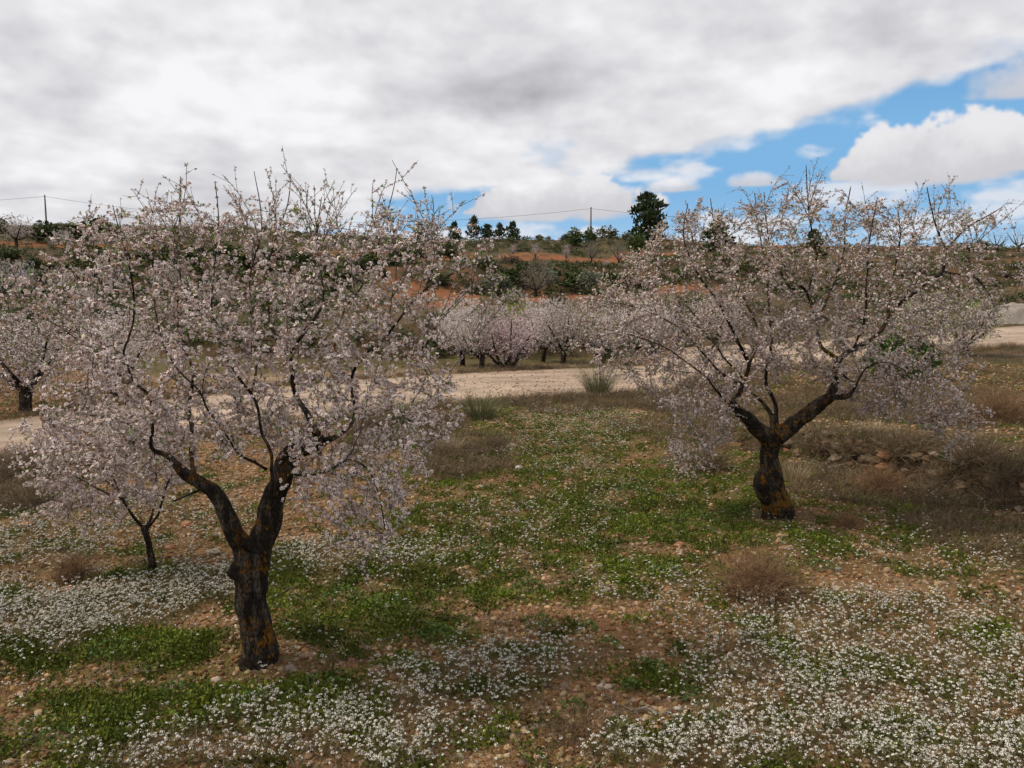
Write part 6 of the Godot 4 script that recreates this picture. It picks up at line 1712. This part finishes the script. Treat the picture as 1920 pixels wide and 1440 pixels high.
func make_ground_cover() -> void:
	rng.seed = 5000
	var ros := [rosette(0), rosette(1), rosette(2)]
	var plants := [flower_plant(0), flower_plant(1), flower_plant(2)]
	var tm := Mb.new()
	blades(tm, 16, 0.07, 0.16, 0.0035, 0.9, 0.5, Color(0.15, 0.11, 0.068), Color(0.27, 0.21, 0.135))
	var dry_tuft := tm.mesh(mats.dry)
	tm = Mb.new()
	blades(tm, 14, 0.05, 0.09, 0.004, 0.7, 0.4, Color(0.095, 0.125, 0.014), Color(0.21, 0.205, 0.045), 2)
	var green_tuft := tm.mesh(mats.leaf)
	var twig_tuft := twiggy(26, 0.2, 0.22, 0.0022, Color(0.095, 0.068, 0.043), Color(0.215, 0.16, 0.10), 0.13)
	var peb := [rock_mesh(3, Color(0.38, 0.255, 0.150)), rock_mesh(4, Color(0.52, 0.41, 0.29)), rock_mesh(5, Color(0.27, 0.15, 0.075))]
	var x_ros := [[], [], []]
	var c_ros := [PackedColorArray(), PackedColorArray(), PackedColorArray()]
	var xf := {"plants0": [], "plants1": [], "plants2": [], "dry": [], "green": [], "twig": [], "peb0": [], "peb1": [], "peb2": []}
	var cf := {}
	for k in xf:
		cf[k] = PackedColorArray()
	var plants_near := []
	for k in 200000:
		# even over the ground as seen: denser near, thinner far
		var d := 4.6 + 27.0 * pow(rng.randf(), 1.35)
		var x := rnd(-0.74, 0.74) * (d + 1.0)
		if on_road(x, d):
			continue
		var gr := look(green_map, x, d)
		var fl := look(flower_map, x, d)
		var dr := look(dry_map, x, d)
		var n := noise_b.get_noise_2d(x * 12.0, d * 12.0)
		var n2 := noise_a.get_noise_2d(x * 7.0, d * 7.0)
		var u := rng.randf()
		var turn := Basis(Vector3.UP, rnd(0, TAU))
		if Vector2(x + 2.32, d - 6.97).length() < 0.5 or Vector2(x - 4.02, d - 11.85).length() < 0.55:
			gr *= 0.25
			fl *= 0.3
			n -= 0.25
		var lots := clampf(gr * 0.9 + 1.45 * n + 0.4 * n2 - 0.11, 0.0, 1.0)
		if u < lots * 0.62:
			var s := rnd(0.7, 1.6)
			var q := rng.randi_range(0, 2)
			x_ros[q].append(Transform3D(turn.scaled(Vector3(s, s * rnd(0.6, 1.35), s)), spot(x, d, -0.005)))
			var w := rnd(0.5, 1.05) * (1.0 + 0.7 * n2)
			c_ros[q].append(Color(w * rnd(0.85, 1.15), w, w * rnd(0.8, 1.2)))
		elif u < lots * 0.62 + 0.05 + 0.1 * gr + 0.02 * fl:
			xf.green.append(Transform3D(turn.scaled(Vector3.ONE * rnd(0.5, 1.15)), spot(x, d)))
			cf.green.append(Color.WHITE * rnd(0.7, 1.1))
		elif rng.randf() < clampf((fl + 0.04) * (0.95 + 0.5 * n2 + 0.45 * n), 0.0, 1.0) * (0.52 + 0.42 * smoothstep(0.75, 1.0, fl)):
			var q := 0 if rng.randf() < 0.45 else rng.randi_range(1, 2)
			var s := rnd(0.75, 1.25)
			var t := Transform3D(Basis(Vector3(rnd(-1, 1), 0, rnd(-1, 1)).normalized(), rnd(0.0, 0.3)) * turn.scaled(Vector3(s, s * rnd(0.7, 1.15), s)), spot(x, d))
			if d < 6.6 and q > 0 and plants_near.size() < 270 and absf(x) < 0.66 * d:
				plants_near.append([q, t])
			else:
				xf["plants%d" % q].append(t)
				cf["plants%d" % q].append(Color.WHITE * rnd(0.85, 1.0))
		elif dr > 0.15 and rng.randf() < dr:
			var v := rng.randf()
			if x > tab(TERRACE_SIDE, d) and d > tab(BANK, x) + 0.6:
				v = 0.08 if v < 0.2 else (0.3 if v < 0.35 else 0.9)
			if v < 0.12:
				xf.green.append(Transform3D(turn.scaled(Vector3.ONE * rnd(0.8, 1.8)), spot(x, d)))
				cf.green.append(Color(0.9, 0.85, 0.9) * rnd(0.6, 1.1))
			elif v < 0.5:
				xf.twig.append(Transform3D(turn.scaled(Vector3.ONE * rnd(0.6, 1.5)), spot(x, d, -0.02)))
				cf.twig.append(Color.WHITE * rnd(0.7, 1.1))
			else:
				xf.dry.append(Transform3D(turn.scaled(Vector3.ONE * rnd(0.8, 2.0)), spot(x, d, -0.01)))
				cf.dry.append(Color(0.95, 0.86, 0.72) * rnd(0.45, 1.05))
		elif rng.randf() < 0.05 + 0.35 * fl:
			xf.dry.append(Transform3D(turn.scaled(Vector3.ONE * rnd(0.4, 1.0)), spot(x, d, -0.01)))
			cf.dry.append(Color(0.9, 0.85, 0.8) * rnd(0.6, 1.1))
		else:
			var q := rng.randi_range(0, 2)
			var s := 0.010 + 0.05 * pow(rng.randf(), 3.5)
			s *= 1.0 + 0.03 * d
			xf["peb%d" % q].append(Transform3D(Basis.from_euler(Vector3(rnd(-0.4, 0.4), rnd(0, TAU), rnd(-0.4, 0.4))).scaled(Vector3.ONE * s), spot(x, d, s * 0.1)))
			cf["peb%d" % q].append(Color(1.0, rnd(0.86, 1.02), rnd(0.70, 0.98)) * rnd(0.55, 1.2))
	# dry tufts and low plants beyond the field: road verges, orchard floor, hillside
	for k in 13000:
		var d := 24.0 + 110.0 * pow(rng.randf(), 1.4)
		var x := rnd(-0.72, 0.72) * d
		if on_road(x, d):
			continue
		var s := rnd(1.0, 2.2) * (1.0 + 0.02 * (d - 24.0))
		var t := hill_t(x, d)
		if (t > 13.0 and t < 26.0 and x > -10.0 and x < 20.0) or (t > 47.0 and t < 59.0 and x > -62.0 and x < 32.0):
			if rng.randf() > 0.05:
				continue
		var p := Vector3(x, ground(x, d) - 0.02, -d)
		var turn := Basis(Vector3.UP, rnd(0, TAU)).scaled(Vector3.ONE * s)
		if rng.randf() < 0.5:
			xf.green.append(Transform3D(turn, p))
			cf.green.append(Color(0.75, 0.62, 0.6) * rnd(0.5, 1.0))
		else:
			xf.dry.append(Transform3D(turn, p))
			cf.dry.append(Color(0.7, 0.66, 0.55) * rnd(0.3, 0.7))
	# ragged verges and loose stones of the road
	for k in 5200:
		var side: Array = ROAD_NEAR if k % 3 else ROAD_FAR
		var u := rnd(2.0, side.size() / 2.0 - 2.01)
		var i := int(u)
		var q := Vector2(side[i * 2], side[i * 2 + 1]).lerp(Vector2(side[i * 2 + 2], side[i * 2 + 3]), u - i) + Vector2(rng.randfn(0.0, 0.3), rng.randfn(0.0, 0.45))
		var t := Transform3D(Basis(Vector3.UP, rnd(0, TAU)).scaled(Vector3.ONE * rnd(0.7, 2.2)), Vector3(q.x, height(q.x, q.y) + 0.01, -q.y))
		if rng.randf() < 0.45:
			xf.green.append(t)
			cf.green.append(Color(0.9, 0.8, 0.8) * rnd(0.6, 1.1))
		elif rng.randf() < 0.7:
			xf.dry.append(t)
			cf.dry.append(Color(1.0, 0.92, 0.8) * rnd(0.5, 1.1))
		else:
			xf.twig.append(t)
			cf.twig.append(Color.WHITE * rnd(0.7, 1.1))
	for k in 5000:
		var u := rnd(3.0, ROAD_NEAR.size() / 2.0 - 2.01)
		var i := int(u)
		var a0 := Vector2(ROAD_NEAR[i * 2], ROAD_NEAR[i * 2 + 1]).lerp(Vector2(ROAD_NEAR[i * 2 + 2], ROAD_NEAR[i * 2 + 3]), u - i)
		var q := a0 + Vector2(-0.35, 1.0) * rnd(0.0, 11.0) * (rng.randf() if k % 2 else 1.0)
		var s := 0.02 + 0.09 * pow(rng.randf(), 4.0)
		var w := rng.randi_range(0, 2)
		xf["peb%d" % w].append(Transform3D(Basis.from_euler(Vector3(rnd(-0.4, 0.4), rnd(0, TAU), 0)).scaled(Vector3.ONE * s), Vector3(q.x, height(q.x, q.y) + 0.04, -q.y)))
		cf["peb%d" % w].append(Color(1.0, 0.97, 0.95) * rnd(0.7, 1.25))
	var sticks := Mb.new()
	for k in 3:
		var a0 := Vector3(rnd(-0.12, 0.12), 0.012, rnd(-0.12, 0.12))
		var dr := Vector3(rnd(-1, 1), rnd(0.0, 0.2), rnd(-1, 1)).normalized() * rnd(0.08, 0.22)
		tube(sticks, PackedVector3Array([a0 - dr, a0 + Vector3(0, 0.006, 0) + rand_dir() * 0.015, a0 + dr]), PackedFloat32Array([0.003, 0.0025, 0.0015]), 4, Color(0.17, 0.145, 0.12))
	var x_st: Array[Transform3D] = []
	var c_st := PackedColorArray()
	for k in 1500:
		var d := 4.8 + 14.0 * pow(rng.randf(), 1.4)
		var x := rnd(-0.7, 0.7) * (d + 1.0)
		x_st.append(Transform3D(Basis(Vector3.UP, rnd(0, TAU)).scaled(Vector3.ONE * rnd(0.5, 1.4)), spot(x, d)))
		c_st.append(Color.WHITE * rnd(0.7, 1.4))
	var so := scatter("fallen_twigs", sticks.mesh(mats.twig), x_st, c_st)
	so.set_meta("label", "thin fallen grey twigs lying on soil and weeds")
	so.set_meta("category", "twigs")
	# low shrubs matted over banks and slopes
	var scrub := [leafy("s", 71, [[Vector3(0, 0.35, 0), Vector3(0.5, 0.5, 0.5)]], 110, 0.2, Color(0.035, 0.048, 0.016), Color(0.09, 0.105, 0.035)), leafy("s", 72, [[Vector3(0, 0.3, 0), Vector3(0.5, 0.45, 0.5)]], 90, 0.2, Color(0.10, 0.10, 0.055), Color(0.19, 0.175, 0.10))]
	var scrub_m: Array[Mesh] = []
	for o in scrub:
		scrub_m.append((o.get_child(0) as MeshInstance3D).mesh)
		o.free()
	rng.seed = 5100
	var x_scrub := [[], []]
	var c_scrub := [PackedColorArray(), PackedColorArray()]
	for k in 11000:
		var d := 44.0 + 135.0 * pow(rng.randf(), 1.2)
		var x := rnd(-0.74, 0.74) * d
		var t := hill_t(x, d) + 3.0 * noise_a.get_noise_2d(x * 0.9, d * 0.9)
		var n := noise_b.get_noise_2d(x * 1.2, d * 1.2)
		var p := 0.06 if x > -12.0 else 0.4 + n
		var q := 1
		if t < 0.0 or on_road(x, d):
			continue
		if t < 3.5:
			p = 0.5
			q = 0 if rng.randf() < 0.4 else 1
		elif t > 24.0 and t < 46.0:
			p = 0.5 + 0.9 * n
			q = 0 if rng.randf() < 0.8 else 1
		elif t > 60.0 and t < 96.0:
			p = 0.8 + 0.8 * n
			q = 0 if rng.randf() < 0.5 else 1
		elif t > 13.0 and t < 60.0 and x > -12.0 and x < 22.0:
			p = 0.05
			q = 0 if rng.randf() < 0.5 else 1
		elif x > 24.0:
			p = 0.5 + n
			q = 0 if rng.randf() < 0.5 else 1
		if x < -12.0 and t > 3.5 and t < 26.0:
			q = 0 if rng.randf() < 0.6 else 1
		if rng.randf() > p:
			continue
		var s := rnd(0.5, 1.5) * (1.25 if q == 0 and t < 36.0 else 0.75)
		x_scrub[q].append(Transform3D(Basis(Vector3.UP, rnd(0, TAU)).scaled(Vector3(s, s * rnd(0.45, 0.9), s)), Vector3(x, height(x, d) - 0.03, -d)))
		c_scrub[q].append(Color.WHITE * rnd(0.7, 1.2))
	# pebbles at the sides of the road
	for k in 9000:
		var d := rnd(20.0, 40.0)
		var x := rnd(-12.0, 12.0)
		var s := 0.02 + 0.07 * pow(rng.randf(), 3.0)
		var q := rng.randi_range(0, 2)
		if on_road(x, d) and rng.randf() < 0.7:
			continue
		xf["peb%d" % q].append(Transform3D(Basis.from_euler(Vector3(rnd(-0.4, 0.4), rnd(0, TAU), 0)).scaled(Vector3.ONE * s), Vector3(x, ground(x, d) + 0.03, -d)))
		cf["peb%d" % q].append(Color.WHITE * rnd(0.8, 1.15))
	var made := [["weeds", ros[0], x_ros[0], c_ros[0]], ["weeds", ros[1], x_ros[1], c_ros[1]], ["weeds", ros[2], x_ros[2], c_ros[2]], ["short_grass", green_tuft, xf.green, cf.green], ["dry_grass", dry_tuft, xf.dry, cf.dry], ["dry_scrub", twig_tuft, xf.twig, cf.twig], ["hill_scrub", scrub_m[0], x_scrub[0], c_scrub[0]], ["hill_scrub", scrub_m[1], x_scrub[1], c_scrub[1]]]
	for q in 3:
		made.append(["white_flowers", plants[q], xf["plants%d" % q], cf["plants%d" % q]])
		made.append(["pebbles", peb[q], xf["peb%d" % q], cf["peb%d" % q]])
	var said := {"weeds": ["low green leafy weeds covering the field between bare patches", "weeds"], "short_grass": ["short green grass between the weeds and stones", "grass"], "dry_grass": ["thin dry straw-coloured grass on verges and hillside", "grass"], "dry_scrub": ["grey-brown dry twiggy scrub along the bank and road edge", "scrub"], "hill_scrub": ["low dark and grey-green scrub matted over the hillside banks", "scrub"], "white_flowers": ["carpet of small white wildflowers spread over the field", "wildflowers"], "pebbles": ["small tan and reddish pebbles strewn over the soil", "gravel"]}
	for q in made:
		if q[2].size() == 0:
			continue
		var list: Array[Transform3D] = []
		list.assign(q[2])
		var o := scatter(q[0], q[1], list, q[3])
		o.set_meta("label", said[q[0]][0])
		o.set_meta("category", said[q[0]][1])
		print(q[0], " ", list.size())
	var told := {}
	plants_near.sort_custom(func(u, v): return u[1].origin.z * 1000.0 + u[1].origin.x > v[1].origin.z * 1000.0 + v[1].origin.x)
	for q in plants_near:
		var o := put("wildflower", plants[q[0]])
		o.transform = q[1]
		var at: Vector3 = q[1].origin
		var best: Array = MARKS[0]
		for k in MARKS:
			if Vector2(k[1] - at.x, k[2] + at.z).length() < Vector2(best[1] - at.x, best[2] + at.z).length():
				best = k
		var dx: float = at.x - best[1]
		var dz: float = -at.z - best[2]
		var way := ("right of" if dx > 0 else "left of") if absf(dx) > absf(dz) else ("behind" if dz > 0 else "in front of")
		var key: String = "%s the %s" % [way, best[0]]
		told[key] = told.get(key, 0) + 1
		var no: int = told[key]
		var rank: String = str(no) + ("th" if no % 10 > 3 or no % 10 == 0 or (no > 10 and no < 14) else ["st", "nd", "rd"][no % 10 - 1])
		tag(o, "%s white wildflower, %s %s" % [["single", "two-headed", "four-headed"][q[0]], rank, key], "wildflower", "white wildflowers in the front of the field")
